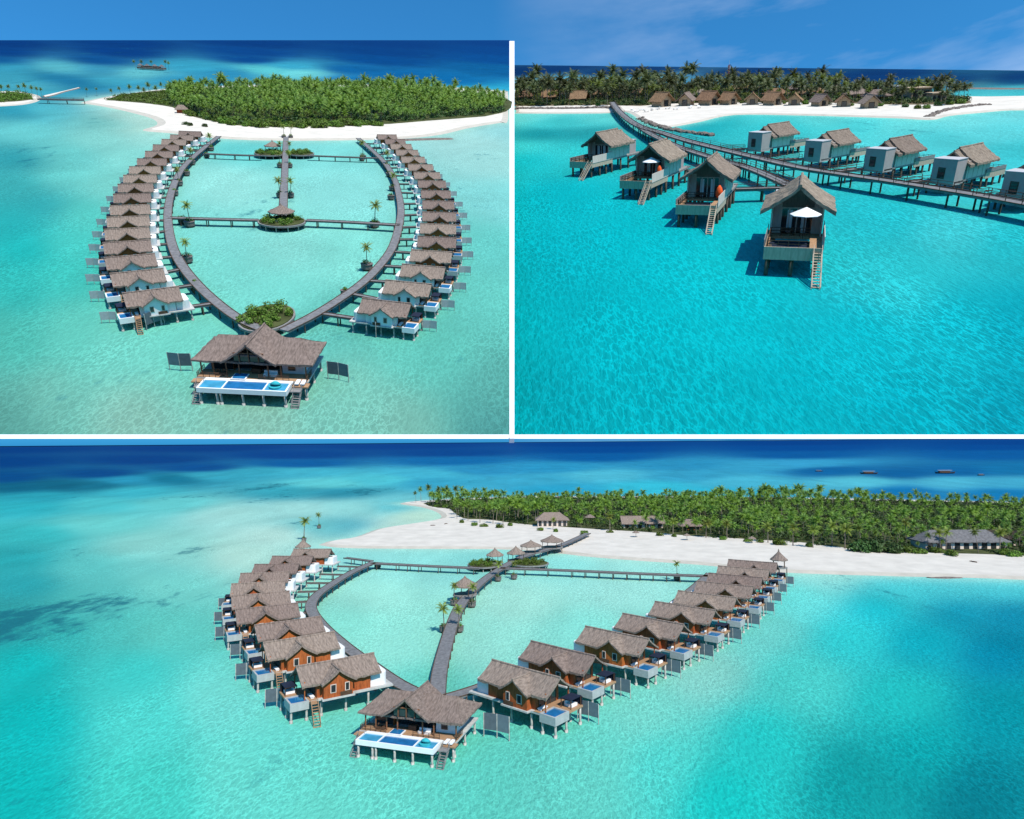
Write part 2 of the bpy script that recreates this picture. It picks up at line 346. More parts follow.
def sea_mat(name, wave, bump, caustic, streak, unit, run=(1.1, 0.5), turn=-0.35):
    """unit: metres of the place in one metre of this water's own scale"""
    m = bpy.data.materials.new(name); m.use_nodes = True; nt = m.node_tree; L = nt.links.new
    nt.nodes.remove(nt.nodes['Principled BSDF'])
    df = N(nt, 'ShaderNodeBsdfDiffuse'); gl = N(nt, 'ShaderNodeBsdfGlossy', Roughness=0.3); ms = N(nt, 'ShaderNodeMixShader'); ms.inputs[0].default_value = 0.028
    L(df.outputs[0], ms.inputs[1]); L(gl.outputs[0], ms.inputs[2]); L(ms.outputs[0], nt.nodes['Material Output'].inputs[0])
    at = N(nt, 'ShaderNodeVertexColor', layer_name='depth_tint'); tc = N(nt, 'ShaderNodeTexCoord')
    mp = N(nt, 'ShaderNodeMapping'); mp.inputs['Scale'].default_value = streak; mp.inputs['Rotation'].default_value = (0, 0, 0.5)
    L(tc.outputs['Object'], mp.inputs[0])
    n1 = N(nt, 'ShaderNodeTexNoise', Scale=0.03, Detail=9.0, Roughness=0.62, Distortion=0.6); L(mp.outputs[0], n1.inputs['Vector'])
    r1 = N(nt, 'ShaderNodeMapRange'); r1.inputs['From Min'].default_value = 0.25; r1.inputs['From Max'].default_value = 0.75
    r1.inputs['To Min'].default_value = 0.83; r1.inputs['To Max'].default_value = 1.16; L(n1.outputs[0], r1.inputs['Value'])
    mw = N(nt, 'ShaderNodeMapping'); mw.inputs['Scale'].default_value = (run[0], run[1], 1); mw.inputs['Rotation'].default_value = (0, 0, turn)
    L(tc.outputs['Object'], mw.inputs[0])
    # sun caustics painted into the water's base colour as a fine bright network
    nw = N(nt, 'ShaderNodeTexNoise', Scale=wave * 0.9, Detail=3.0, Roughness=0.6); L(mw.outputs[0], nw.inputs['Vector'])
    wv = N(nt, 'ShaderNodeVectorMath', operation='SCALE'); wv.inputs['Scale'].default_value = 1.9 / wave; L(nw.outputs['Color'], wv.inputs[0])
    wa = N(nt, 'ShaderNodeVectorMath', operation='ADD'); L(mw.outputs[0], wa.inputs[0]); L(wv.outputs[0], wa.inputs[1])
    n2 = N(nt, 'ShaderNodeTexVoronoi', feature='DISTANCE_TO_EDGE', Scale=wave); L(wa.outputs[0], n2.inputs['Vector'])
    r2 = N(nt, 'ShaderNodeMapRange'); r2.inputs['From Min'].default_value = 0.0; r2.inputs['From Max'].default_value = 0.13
    r2.inputs['To Min'].default_value = 1 + caustic * 1.3; r2.inputs['To Max'].default_value = 1 - caustic * .45; L(n2.outputs['Distance'], r2.inputs['Value'])
    # the painted caustics come and go in bands
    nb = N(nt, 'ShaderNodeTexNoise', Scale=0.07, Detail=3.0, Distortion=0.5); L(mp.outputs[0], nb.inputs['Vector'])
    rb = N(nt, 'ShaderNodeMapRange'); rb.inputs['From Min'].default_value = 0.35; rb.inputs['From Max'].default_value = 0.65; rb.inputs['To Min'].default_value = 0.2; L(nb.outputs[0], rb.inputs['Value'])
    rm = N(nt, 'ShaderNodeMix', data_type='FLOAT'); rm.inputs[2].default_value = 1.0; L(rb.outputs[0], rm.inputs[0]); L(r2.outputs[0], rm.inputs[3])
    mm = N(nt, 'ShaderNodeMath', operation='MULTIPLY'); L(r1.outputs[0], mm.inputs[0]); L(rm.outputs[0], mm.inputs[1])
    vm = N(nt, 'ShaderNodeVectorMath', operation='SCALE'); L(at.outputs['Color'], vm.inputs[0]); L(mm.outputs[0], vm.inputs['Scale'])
    mg = N(nt, 'ShaderNodeMapping'); mg.inputs['Scale'].default_value = (0.7, 0.35, 1); mg.inputs['Rotation'].default_value = (0, 0, 0.35)
    L(tc.outputs['Object'], mg.inputs[0])
    n3 = N(nt, 'ShaderNodeTexNoise', Scale=0.22, Detail=7.0, Roughness=0.68); L(mg.outputs[0], n3.inputs['Vector'])
    n4 = N(nt, 'ShaderNodeTexNoise', Scale=0.03, Detail=3.0, Roughness=0.5); L(mg.outputs[0], n4.inputs['Vector'])
    ad = N(nt, 'ShaderNodeMath', operation='ADD'); L(n3.outputs[0], ad.inputs[0]); L(n4.outputs[0], ad.inputs[1])
    a2 = N(nt, 'ShaderNodeMath', operation='MULTIPLY_ADD'); L(at.outputs['Alpha'], a2.inputs[0]); a2.inputs[1].default_value = 0.36; L(ad.outputs[0], a2.inputs[2])
    r3 = N(nt, 'ShaderNodeMapRange'); r3.inputs['From Min'].default_value = 1.20; r3.inputs['From Max'].default_value = 1.36; r3.inputs['To Max'].default_value = 0.8; L(a2.outputs[0], r3.inputs['Value'])
    mx = N(nt, 'ShaderNodeMix', data_type='RGBA'); L(r3.outputs[0], mx.inputs[0]); L(vm.outputs[0], mx.inputs[6]); mx.inputs[7].default_value = (0.008, 0.10, 0.13, 1)
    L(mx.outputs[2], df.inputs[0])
    n5 = N(nt, 'ShaderNodeTexNoise', Scale=wave * 1.1, Detail=4.0, Roughness=0.6, Distortion=0.15); L(mw.outputs[0], n5.inputs['Vector'])
    bp = N(nt, 'ShaderNodeBump', Strength=bump, Distance=1.0 * unit); L(n5.outputs[0], bp.inputs['Height'])
    for sh in (df, gl): L(bp.outputs[0], sh.inputs['Normal'])
    return m

def C_(s): # compact control list "x y r g b [g]"
    out = []
    for ln in s.strip().split('\n'):
        for e in ln.split(','):
            v = [float(a) for a in e.split()]
            if v: out.append((v[0], v[1], [v[2] * 1.22 + 8 if v[2] > 20 else v[2], v[3], v[4]], v[5] if len(v) > 5 else 0))
    return out
c1 = C_('''0 43 0 58 128, 120 43 0 60 130, 250 43 0 60 130, 380 43 0 62 132, 505 43 0 64 136, 0 52 0 64 136, 120 52 0 62 134, 250 52 2 70 142, 380 52 0 66 136, 505 52 0 70 142
0 61 4 84 150, 100 61 4 80 148, 250 60 2 74 146, 380 60 0 76 146, 505 60 0 78 150
10 67 40 160 190, 60 68 70 190 205, 100 70 40 150 185, 140 74 80 200 210, 200 68 40 165 198, 225 73 30 145 190, 290 67 40 170 205, 300 73 90 220 225, 270 70 70 205 215, 350 70 8 100 165, 400 75 8 105 170, 450 80 8 110 175, 500 70 6 98 160, 350 80 15 120 185, 460 92 40 190 225, 500 93 30 175 215
20 77 45 165 190, 50 78 16 115 160, 75 82 12 105 155, 90 88 20 125 165, 40 86 60 180 200, 110 82 50 175 200, 170 80 30 150 190, 130 90 30 150 190
60 95 40 165 195, 20 112 20 145 175, 50 112 70 200 212, 60 104 40 170 195, 100 106 110 220 220, 125 114 150 232 222, 100 122 70 175 175 .5, 115 124 90 200 195 .6, 140 121 150 225 215, 140 134 130 228 220
30 130 85 212 214, 100 140 110 222 216, 130 160 110 225 218, 70 155 85 212 210, 20 160 25 160 175 .3, 60 178 85 210 205, 25 185 40 175 180, 105 185 100 218 210, 45 205 25 165 175 .25, 80 215 70 210 200, 20 225 25 180 185
30 250 15 190 190, 70 245 60 215 206, 20 290 35 190 185, 60 275 50 210 200, 70 330 80 210 195, 20 340 62 195 182, 120 350 90 212 198, 180 340 90 215 200, 50 400 90 192 178, 15 420 70 165 155 .1, 130 420 108 195 180, 250 425 105 192 176, 350 400 100 205 190, 400 425 98 192 178, 500 428 62 162 160, 490 390 72 180 172, 440 350 80 208 195, 480 300 85 215 205, 490 250 85 216 210, 505 200 105 220 220, 500 160 130 228 226, 470 140 135 228 226, 500 130 120 222 226
285 250 115 232 224, 220 240 105 228 222, 230 185 125 236 230, 340 190 115 232 228, 240 148 85 222 222, 335 150 105 228 226, 280 290 100 228 218, 340 260 108 230 220, 210 265 100 228 218, 320 330 80 200 190 .45, 350 318 70 185 175 .7, 200 320 95 220 205, 410 350 80 205 192 .2''')
c2 = C_('''520 72 2 50 105, 620 72 2 52 106, 750 73 2 52 106, 880 76 2 54 110, 1020 78 2 56 112, 950 81 4 62 116, 1020 82 6 70 122, 960 87 60 120 140, 1015 89 70 180 195, 960 93 60 185 198, 1015 95 60 190 202, 990 98 80 200 208
560 80 90 170 200, 640 84 110 185 205, 700 82 60 140 180
530 116 100 215 215, 600 116 90 210 210, 560 122 60 200 205, 540 135 20 145 158 .1, 590 136 25 150 160 .1, 530 146 60 208 210, 520 160 20 195 205, 580 150 50 205 208, 620 150 20 170 180
690 128 10 165 180, 720 122 30 185 195, 760 118 70 208 212, 660 128 80 200 200, 820 119 90 212 214, 900 124 100 216 218, 970 120 110 218 222, 1015 115 110 218 224, 1000 130 90 212 220, 1010 155 60 202 212, 860 128 70 208 214, 780 128 45 200 208, 930 140 75 206 214
560 200 4 186 200, 640 240 2 186 200, 540 260 2 180 195, 560 330 0 178 192, 640 330 0 186 200, 540 410 0 168 184, 640 400 0 174 188, 720 420 0 176 190, 720 330 4 188 202, 740 260 14 192 204, 880 220 30 192 204, 960 230 58 200 210, 1010 240 30 190 202, 900 280 40 200 210, 860 340 8 186 202, 960 330 16 184 200, 1015 330 5 172 192, 900 420 0 172 190, 1015 425 0 158 180, 800 400 0 178 194''')
c3 = C_('''0 449 0 58 130, 200 448 0 60 132, 400 446 0 62 138, 600 444 0 62 138, 800 443 0 62 138, 1020 443 0 64 140, 0 462 0 62 132, 150 460 0 64 134, 300 455 0 66 140, 450 453 0 68 142, 600 450 0 70 146, 800 448 0 72 148, 1000 447 0 72 148
0 478 4 74 138, 100 474 2 72 138, 200 468 4 78 146, 300 464 6 92 160, 450 461 12 105 170, 600 457 6 90 160, 800 455 6 88 158, 1000 454 6 90 160
20 488 14 98 132, 60 486 14 98 130, 95 486 20 110 140, 130 480 28 150 185, 170 479 20 118 150, 215 476 40 165 190, 260 472 40 165 190, 40 497 30 165 185, 130 492 45 182 200
300 472 50 180 205, 330 484 75 205 214, 285 492 40 165 185 .5, 340 492 30 145 170 .5, 380 480 60 195 212, 430 482 40 165 200, 430 474 50 180 210, 480 470 30 145 192, 550 468 30 150 196, 600 476 60 185 212, 540 480 45 170 205, 680 465 30 145 190, 690 476 40 160 198, 650 488 40 192 218, 760 466 40 160 200, 740 482 55 182 212, 800 464 40 160 205, 830 471 14 100 162, 900 474 12 96 158, 960 472 14 100 162, 860 482 65 190 214, 950 482 60 182 212, 900 492 14 118 180, 1010 470 20 115 170, 1010 483 50 170 205, 1000 494 18 124 184, 720 495 30 180 212, 560 490 30 165 205
30 507 34 180 194, 100 505 60 196 204, 170 505 80 205 208, 230 515 130 220 216, 300 510 130 222 220, 360 508 120 220 220, 390 507 70 195 210, 350 527 60 175 195, 320 527 90 205 210, 400 528 160 230 220, 420 516 150 222 205, 280 535 150 228 220, 100 525 85 208 206, 40 535 40 185 190, 150 545 115 216 210, 240 555 145 226 216, 20 560 30 172 180, 90 570 75 200 198, 160 585 95 212 204
30 585 28 165 175, 80 605 60 185 182 .7, 40 618 35 160 165 .9, 110 590 70 190 188 .55, 150 570 90 205 202 .45, 180 556 110 212 206 .35, 10 628 30 155 160 .8, 60 635 40 180 178 .45, 120 630 60 195 190 .35, 150 630 80 210 200, 30 660 14 190 190, 130 670 48 208 203, 30 720 12 190 190, 150 720 62 212 204, 220 700 92 220 212, 20 790 14 188 186, 150 790 54 210 198, 250 770 82 218 206, 350 795 84 218 204
345 555 120 228 226, 420 555 120 230 226, 370 600 130 234 222, 400 640 120 232 220, 480 640 125 234 222, 350 620 110 228 215, 520 600 135 234 222, 620 590 130 232 224, 580 630 110 228 218, 560 562 115 228 224, 640 562 130 232 226, 480 560 110 222 220, 430 690 80 210 200
480 780 78 216 202, 560 790 82 216 204, 600 750 84 218 206, 540 740 78 210 198, 640 715 98 220 208, 700 670 112 218 209, 660 760 62 214 206, 760 630 92 218 212, 800 595 80 218 216, 820 578 120 226 222, 900 590 60 212 220, 960 588 60 205 215, 1010 590 60 205 215, 880 606 16 198 212, 960 612 4 158 188, 1010 612 0 142 178, 1000 650 0 138 170, 920 640 8 168 186, 850 640 34 206 210, 800 680 60 212 206, 900 700 22 192 192, 1000 715 4 152 168, 760 740 24 205 202, 850 780 16 166 170, 980 790 4 132 148, 720 795 20 202 198, 920 750 10 168 174''')
GAIN = [np.array(g) for g in ((0.535, 0.50, 0.44), (0.38, 0.56, 0.49), (0.65, 0.635, 0.55))]
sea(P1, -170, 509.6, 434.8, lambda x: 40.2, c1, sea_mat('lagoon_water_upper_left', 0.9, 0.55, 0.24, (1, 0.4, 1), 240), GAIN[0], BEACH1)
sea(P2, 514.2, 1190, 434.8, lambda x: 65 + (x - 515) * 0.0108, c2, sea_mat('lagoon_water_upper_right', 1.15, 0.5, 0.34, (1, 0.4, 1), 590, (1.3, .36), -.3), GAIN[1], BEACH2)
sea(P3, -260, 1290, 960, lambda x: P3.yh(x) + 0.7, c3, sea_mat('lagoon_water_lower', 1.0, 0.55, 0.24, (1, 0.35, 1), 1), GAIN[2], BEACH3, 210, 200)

# white layout gutters between the three views, built as strips; no walls stand here
def front_layout_gutter(plate, xa, xb, label):
    k = plate.h * .0046
    A, B = ([plate.at(x, 434.5, .1 * k), plate.at(x, 438.7, -k), plate.at(x, 437.2, -5 * k), plate.at(x, 433.5, -5 * k)] for x in (xa, xb))
    mb = MB(); mb.add(A + B, [(0, 1, 2, 3), (7, 6, 5, 4)] + [(i, (i + 1) % 4, (i + 1) % 4 + 4, i + 4) for i in range(4)])
    return tag(obj('layout_gutter_strip', mb, M['white'], None, plate), label, 'wall', 'white layout gutter strips')
front_layout_gutter(P1, -170, 512, 'white gutter strip between views, along the front of the upper left lagoon')
front_layout_gutter(P2, 512, 1190, 'white gutter strip between views, along the front of the upper right lagoon')
mb = MB(); ys = [438.5, 380, 320, 260, 200, 150, 110, 85, 68, 55, 46, 41]
Lp = [P1.at(509.4, y, 0.15) for y in ys]; Rp = [P1.at(514.4, y, 0.15) for y in ys]; n = len(ys); dn = Vector((0, 0, -1.2))  # gutter edges follow camera rays, so its width stays even in view
mb.add(Lp + Rp + [p + dn for p in Lp] + [p + dn for p in Rp],
       [f for i in range(n - 1) for f in ((i, i + 1, n + i + 1, n + i), (i, 2 * n + i, 2 * n + i + 1, i + 1), (n + i, n + i + 1, 3 * n + i + 1, 3 * n + i))] + [(0, n, 3 * n, 2 * n), (n - 1, 3 * n - 1, 4 * n - 1, 2 * n - 1)])
tag(obj('layout_gutter_strip', mb, M['white'], None, P1), 'white gutter strip between views, running between the two upper lagoons to the horizon', 'wall', 'white layout gutter strips')

# ------------------------------------------------------------------ land
def inside(p, poly):
    x, y = p; c = False; j = len(poly) - 1
    for i in range(len(poly)):
        if (poly[i][1] > y) != (poly[j][1] > y) and x < (poly[j][0] - poly[i][0]) * (y - poly[i][1]) / (poly[j][1] - poly[i][1]) + poly[i][0]: c = not c
        j = i
    return c
def land(name, plate, pix, z=0.5, inset=4.0, material='sand', rim='wet', sm=4, jag=0.0, kind='structure', z0=-0.05):
    loop = smooth_path([plate.at(x, y) for x, y in pix] + [plate.at(*pix[0])], sm)[:-1]
    rr = random.Random(len(pix) * 7 + int(pix[0][0]))
    if jag: loop = [p + Vector((rr.uniform(-jag, jag), rr.uniform(-jag, jag), 0)) for p in loop]
    n = len(loop); cen = sum(loop, Vector()) / n
    area = sum(loop[i].x * loop[(i + 1) % n].y - loop[(i + 1) % n].x * loop[i].y for i in range(n)); sg = 1 if area > 0 else -1
    inn = []
    for i in range(n):
        t = (loop[(i + 1) % n] - loop[i - 1]); nr = Vector((-t.y, t.x, 0)).normalized() * sg
        inn.append(loop[i] + nr * inset + Vector((0, 0, z)))
    outr = [p + Vector((0, 0, z0)) for p in loop]
    mb = MB(); mb.add(outr + inn, [(i, (i + 1) % n, n + (i + 1) % n, n + i) for i in range(n)])
    tris = tessellate_polygon([inn]); mb.f += [tuple(n + k for k in t) for t in tris]
    o = structure(name, mb, M[material], plate, kind)
    if rim:
        o.data.materials.append(M[rim])
        for p in o.data.polygons[:n]: p.material_index = 1
    return o

# ------------------------------------------------------------------ plants
def palm_meshes(seed, h, lean, r, nf, nseg, frond, name='palm'):
    rr = random.Random(seed)
    top = Vector((lean * math.cos(seed), lean * math.sin(seed), h))
    pts = [Vector((top.x * (k / 5) ** 1.8, top.y * (k / 5) ** 1.8, h * k / 5 - (0.3 if k == 0 else 0))) for k in range(6)]
    tb = MB().tube(pts, [0.26, 0.19, 0.16, 0.15, 0.14, 0.15], 6)
    cb = MB()
    for i in range(nf):
        az = i * 2.39996 + rr.uniform(-.3, .3); f = (i + .5) / nf
        el = math.radians(78 - 108 * f + rr.uniform(-10, 10)); ln = r * rr.uniform(0.85, 1.12) * (0.72 + 0.28 * math.sin(pi * min(1, f + .25)))
        p = top.copy(); d = Vector((math.cos(az) * math.cos(el), math.sin(az) * math.cos(el), math.sin(el)))
        side = Vector((-math.sin(az), math.cos(az), 0)); step = ln / nseg
        for k in range(nseg):
            q = p + d * step; t = (k + .5) / nseg
            w = 0.27 * r * (math.sin(pi * (0.14 + 0.84 * t)) ** 0.7)
            up = side.cross(d)
            for sg in (-1, 1):
                tip = p + d * step * 1.25 + side * sg * w - Vector((0, 0, 1)) * w * rr.uniform(.3, .75) - up * 0.05
                cb.add([p, q, tip], [(0, 1, 2) if sg > 0 else (1, 0, 2)])
            p = q
            d = (d + Vector((0, 0, -1)) * (0.06 + 0.30 * t) * (1.6 if nseg < 8 else 1.0) * 8 / nseg * 0.9).normalized()
    return tb.mesh('trunk', M['trunk'], True), cb.mesh('crown', frond, fix=False)

def palm_proto(seed, h, lean, r, nf, nseg, frond):
    t = thing('palm_tree', 'coconut palm', 'palm tree')
    a, b = palm_meshes(seed, h, lean, r, nf, nseg, frond)
    obj('trunk', a, None, t); obj('crown', b, None, t)
    return Proto(t)
PALM = [palm_proto(i + 3, 10 + i * 0.9, 0.6 + 0.4 * i, 3.9 + .12 * i, 22, 11, M['frond']) for i in range(5)]
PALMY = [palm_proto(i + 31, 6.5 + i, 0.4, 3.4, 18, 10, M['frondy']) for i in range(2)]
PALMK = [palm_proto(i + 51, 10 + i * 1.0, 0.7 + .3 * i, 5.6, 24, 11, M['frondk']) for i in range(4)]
def bush_mb(mb, seed, rx, ry, rz, n, ls, base=Vector((0, 0, 0))):
    rr = random.Random(seed)
    lobes = [(Vector((rr.uniform(-.55, .55) * rx, rr.uniform(-.55, .55) * ry, rz * rr.uniform(.3, .6))), rr.uniform(.45, .7)) for _ in range(6)]
    for i in range(n):
        c, s = rr.choice(lobes); u = Vector((rr.gauss(0, 1), rr.gauss(0, 1), rr.gauss(0, 1))).normalized() * rr.uniform(.65, 1.05)
        p = base + c + Vector((u.x * rx * s, u.y * ry * s, u.z * rz * s)); p.z = max(base.z + .05, p.z)
        nr = (u + Vector((rr.uniform(-.7, .7), rr.uniform(-.7, .7), rr.uniform(-.2, .9)))).normalized()
        a = nr.orthogonal().normalized(); a = (Matrix.Rotation(rr.uniform(0, 6.28), 3, nr) @ a) * ls * rr.uniform(.6, 1.3); b = nr.cross(a) * .55
        mb.add([p - a, p - b * .8, p + a, p + b], [(0, 1, 2, 3)])
    return mb
def bush_proto(seed, rx, ry, rz, n, ls, m):
    t = thing('shrub', 'shrub', 'shrub')
    obj('crown', bush_mb(MB(), seed, rx, ry, rz, n, ls).mesh('crown', M[m], fix=False), None, t)
    st = MB()
    for k in range(4):
        a = k * 1.7 + seed; st.tube([(0, 0, -.2), (math.cos(a) * rx * .25, math.sin(a) * ry * .25, rz * .45), (math.cos(a) * rx * .45, math.sin(a) * ry * .45, rz * .75)], [.12, .08, .04], 5)
    obj('stem', st.mesh('stem', M['trunk']), None, t)
    return Proto(t)
BUSH = [bush_proto(k, 2.0, 1.8, 1.7, 520, .34, 'leaf') for k in (1, 2, 3)]
BUSHD = [bush_proto(k, 2.2, 2.0, 1.9, 520, .36, 'leafd') for k in (5, 6)]
NPALM = [0]
def palm(protos, plate, px, py, hpx, label, group=None, z=0.0, rr=random):
    """one palm whose foot stands at the given spot and whose height is hpx pixels as seen in the photograph"""
    pr = rr.choice(protos); p = plate.at(px, py, z)
    ppm = (py - plate.yh(px)) / (plate.h - z)
    h0 = {id(q): q for q in protos}; hh = PH[id(pr)]
    NPALM[0] += 1
    return pr.get(label, group, plate, p, rr.uniform(0, 6.28), max(.35, hpx / ppm / hh * (1.35 if z > 1 else 1.0)))
PH = {}
for i, q in enumerate(PALM): PH[id(q)] = 11.5 + i * .9
for i, q in enumerate(PALMY): PH[id(q)] = 8 + i
for i, q in enumerate(PALMK): PH[id(q)] = 11.5 + i * 1.0

def grove(name, plate, pts, hrange, frond, seed, nf=15, nseg=8, crown=3.4):
    """the far and inner palms of a grove beyond the first three hundred: one mass"""
    rr = random.Random(seed); vars_ = []
    for k in range(6):
        a, b = palm_meshes(seed + k, 1.0 * 11, .8, crown, nf, nseg, frond)
        vars_.append([(np.array([v.co[:] for v in me.vertices]), [tuple(p.vertices) for p in me.polygons]) for me in (a, b)])
        bpy.data.meshes.remove(a); bpy.data.meshes.remove(b)
    V = []; FF = []; mi = []; off = 0
    for p in pts:
        nn = mnoise.noise(Vector((p.x * .035, p.y * .02, seed))); n2 = mnoise.noise(Vector((p.x * .012, p.y * .012, seed + 9)))
        if nn + .25 * rr.random() > .48: continue
        s = rr.uniform(*hrange) / 11 * (1 + .55 * n2 + .35 * nn) * (1.25 if rr.random() < .12 else 1); a = rr.uniform(0, 6.28); ca, sa = math.cos(a) * s, math.sin(a) * s
        lite = rr.random() < .5
        for k, (v, f) in enumerate(rr.choice(vars_)):
            w = np.stack([v[:, 0] * ca - v[:, 1] * sa + p.x, v[:, 0] * sa + v[:, 1] * ca + p.y, v[:, 2] * s + p.z], 1)
            V.append(w); FF += [tuple(i + off for i in q) for q in f]; mi += [k + (1 if k and lite else 0)] * len(f); off += len(v)
    me = bpy.data.meshes.new(name); me.from_pydata(np.concatenate(V).tolist(), [], FF)
    me.materials.append(M['trunk']); me.materials.append(frond); me.materials.append(M['frondl']); me.polygons.foreach_set('material_index', mi); me.update()
    o = obj(name, me, None, None, plate); o['kind'] = 'stuff'; return o
def undergrowth(name, plate, spots, m, seed, ls, n, rx, rz):
    mb = MB(); rr = random.Random(seed)
    for p in spots: bush_mb(mb, rr.random(), rx * rr.uniform(.7, 1.3), rx * rr.uniform(.7, 1.3), rz * rr.uniform(.6, 1.4), n, ls, p)
    o = obj(name, mb.mesh(name, M[m], fix=False), None, None, plate); o['kind'] = 'stuff'; return o

# ------------------------------------------------------------------ pool villa (upper left and lower lagoons)
def stilts(root, spots, z1, r=0.19, m='stilt', foot=True, z0=-1.0):
    me = MB().tube([(0, 0, z0), (0, 0, z1)], r, 8); me.tube([(0, 0, -.6), (0, 0, .45)], r * 1.5, 8) if foot else None
    me = me.mesh('stilt', M[m], True)
    for x, y in spots:
        o = obj('stilt', me, None, root); o.location = (x, y, 0)
def window(root, mbf, mbp):
    w = obj('window', mbf, M['offwhite'], root); obj('pane', mbp, M['glass'], w); return w
def stair_mb(p, q, w, n):
    mb = MB(); p = Vector(p); q = Vector(q); d = q - p; s = Vector((-d.y, d.x, 0)).normalized() * w / 2
    for g in (-1, 1):
        mb.beam(p + s * g, q + s * g, .1, .22); mb.beam(p + s * g + Vector((0, 0, .8)), q + s * g + Vector((0, 0, .8)), .07)
        for k in (0.05, .5, .95): mb.beam(p + d * k + s * g, p + d * k + s * g + Vector((0, 0, .8)), .07)
    for k in range(n):
        c = p + d * (k + .5) / n; mb.beam(c - s, c + s, .26, .06)
    return mb

def pool_villa(sy, wallm='cedar', tankm='tank', ext=0.0):
    t = thing('pool_villa', 'thatched pool villa', 'villa')
    fx = lambda mb: mb.mirror_y() if sy < 0 else mb
    ob = lambda n, mb, m, par=t, **k: obj(n, fx(mb), M[m], par, **k)
    # y < 0 is the gable side
    ob('platform', MB().box(-8.4 - ext, 5.2, -3.6, 3.6, 2.7, 3.0).box(-2.8, 2.8, -4.4, -3.6, 2.72, 2.98), 'concrete')
    ob('sun_deck', MB().box(5.2, 7.9, -.37, 3.5, 2.75, 3.02).box(3.4, 4.87, -3.62, -.37, 3.003, 3.06).box(3.4, 7.9, -.365, 3.5, 3.021, 3.06), 'teak')
    w = MB().wallpoly([(-4.4 - ext, -3.0, 3), (-4.4 - ext, 3.0, 3), (-4.4 - ext, 3.0, 5.8), (-4.4 - ext, 0, 7.5), (-4.4 - ext, -3.0, 5.8)], (.15, 0, 0))
    w.wallpoly([(3.2, -3.0, 3), (3.2, 3.0, 3), (3.2, 3.0, 5.8), (3.2, 0, 7.5), (3.2, -3.0, 5.8)], (.15, 0, 0))
    w.box(-4.25 - ext, 3.2, 2.85, 3.0, 3, 5.8).box(-4.25 - ext, -2.5, -3.0, -2.85, 3, 5.8).box(2.5, 3.2, -3.0, -2.85, 3, 5.8)
    w.wallpoly([(-2.5, -4.1, 3), (2.5, -4.1, 3), (2.5, -4.1, 5.75), (0, -4.1, 7.1), (-2.5, -4.1, 5.75)], (0, .15, 0))
    w.box(-2.5, -2.35, -3.95, -2.85, 3, 5.75).box(2.35, 2.5, -3.95, -2.85, 3, 5.75)
    ob('wall', w, wallm)
    r = MB().gable_x(-6.2 - ext, 6.0, 3.7, 5.55, 7.85, 0, .34, nu=22, nv=8, sag=.12)
    r.gable_y(-4.75, .3, 3.0, 5.55, 7.5, 0, .3, nu=14, nv=8, sag=.10)
    ob('roof', r, 'thatch')
    b = MB(); ring = []
    for cx, cy, a0 in ((-4.75, -2.4, -90), (-4.75, 2.4, 0), (-6.8, 2.4, 90), (-6.8, -2.4, 180)):
        for k in range(5):
            a = math.radians(a0 + k * 22.5); rad = .25 if cx > -5 else .95; ring.append((cx + (0 if cx > -5 else .1) + math.cos(a) * rad, cy + (-.55 if cy > 0 and cx < -5 else .55 if cx < -5 else 0) * 1.0 + math.sin(a) * rad))
    ring = [(x - ext, y) for x, y in ring]
    b.prism(ring, 2.95, 5.1); bb = ob('bath_block', b, 'white')
    ob('roof_slab', MB().prism([((x + 5.8 + ext) * .97 - 5.8 - ext, y * .96) for x, y in ring], 5.102, 5.2), 'white', bb)
    ob('skylight', MB().box(-6.5 - ext, -5.5 - ext, -.6, .6, 5.202, 5.31), 'glass', bb)
    p = MB()
    x0, x1, y0, y1 = 4.9, 8.0, -4.0, -.4
    p.box(x0, x1, y0, y0 + .3, 1.9, 3.22).box(x0, x1, y1 - .3, y1, 1.9, 3.22).box(x0, x0 + .3, y0 + .3, y1 - .3, 1.9, 3.22).box(x1 - .3, x1, y0 + .3, y1 - .3, 1.9, 3.22).box(x0 + .3, x1 - .3, y0 + .3, y1 - .3, 1.9, 2.1)
    pl = ob('pool', p, tankm); ob('pool_water', MB().box(x0 + .3, x1 - .3, y0 + .3, y1 - .3, 2.102, 3.08), 'pool', pl)
    g = MB().box(5.6, 7.7, .5, 3.4, 4.45, 4.53)
    pg = ob('shade_canopy', g, 'navy')
    for y in (.6, 3.3):
        q = MB().beam((5.6, y, 4.4), (7.7, y, 4.4), .1)
        for x in (5.7, 7.6): q.beam((x, y, 3.06), (x, y, 4.36), .12)
        ob('canopy_frame', q, 'darkwood', pg)
    ob('side_screen', MB().box(5.4, 7.8, 3.42, 3.5, 3.062, 4.4), 'navy')
    ob('daybed', MB().box(5.8, 7.3, 1.3, 2.8, 3.062, 3.5).box(5.8, 6.0, 1.3, 2.8, 3.5, 3.9), 'canvas')
    ob('sunlounger', MB().box(3.7, 4.4, -3.0, -1.2, 3.3, 3.42).box(3.75, 4.35, -2.9, -2.75, 3.06, 3.3).box(3.75, 4.35, -1.5, -1.35, 3.06, 3.3), 'canvas')
    d = MB().box(3.352, 3.40, -2.2, 2.2, 3.07, 5.2)
    gd = ob('glass_door', d, 'glass'); q = MB()
    q.box(3.40, 3.47, -2.26, 2.26, 5.2, 5.32)
    for y in (-2.2, -.75, .75, 2.2): q.box(3.40, 3.46, y - .06, y + .06, 3.07, 5.21)
    ob('frame', q, 'darkwood', gd)
    for xx, ww in ((-1.5, .55), (.9, .75)):
        f = MB().box(xx - ww / 2 - .12, xx + ww / 2 + .12, -4.16, -4.10, 3.75, 5.15)
        pn = MB().box(xx - ww / 2, xx + ww / 2, -4.19, -4.162, 3.87, 5.03)
        window(t, fx(f), fx(pn))
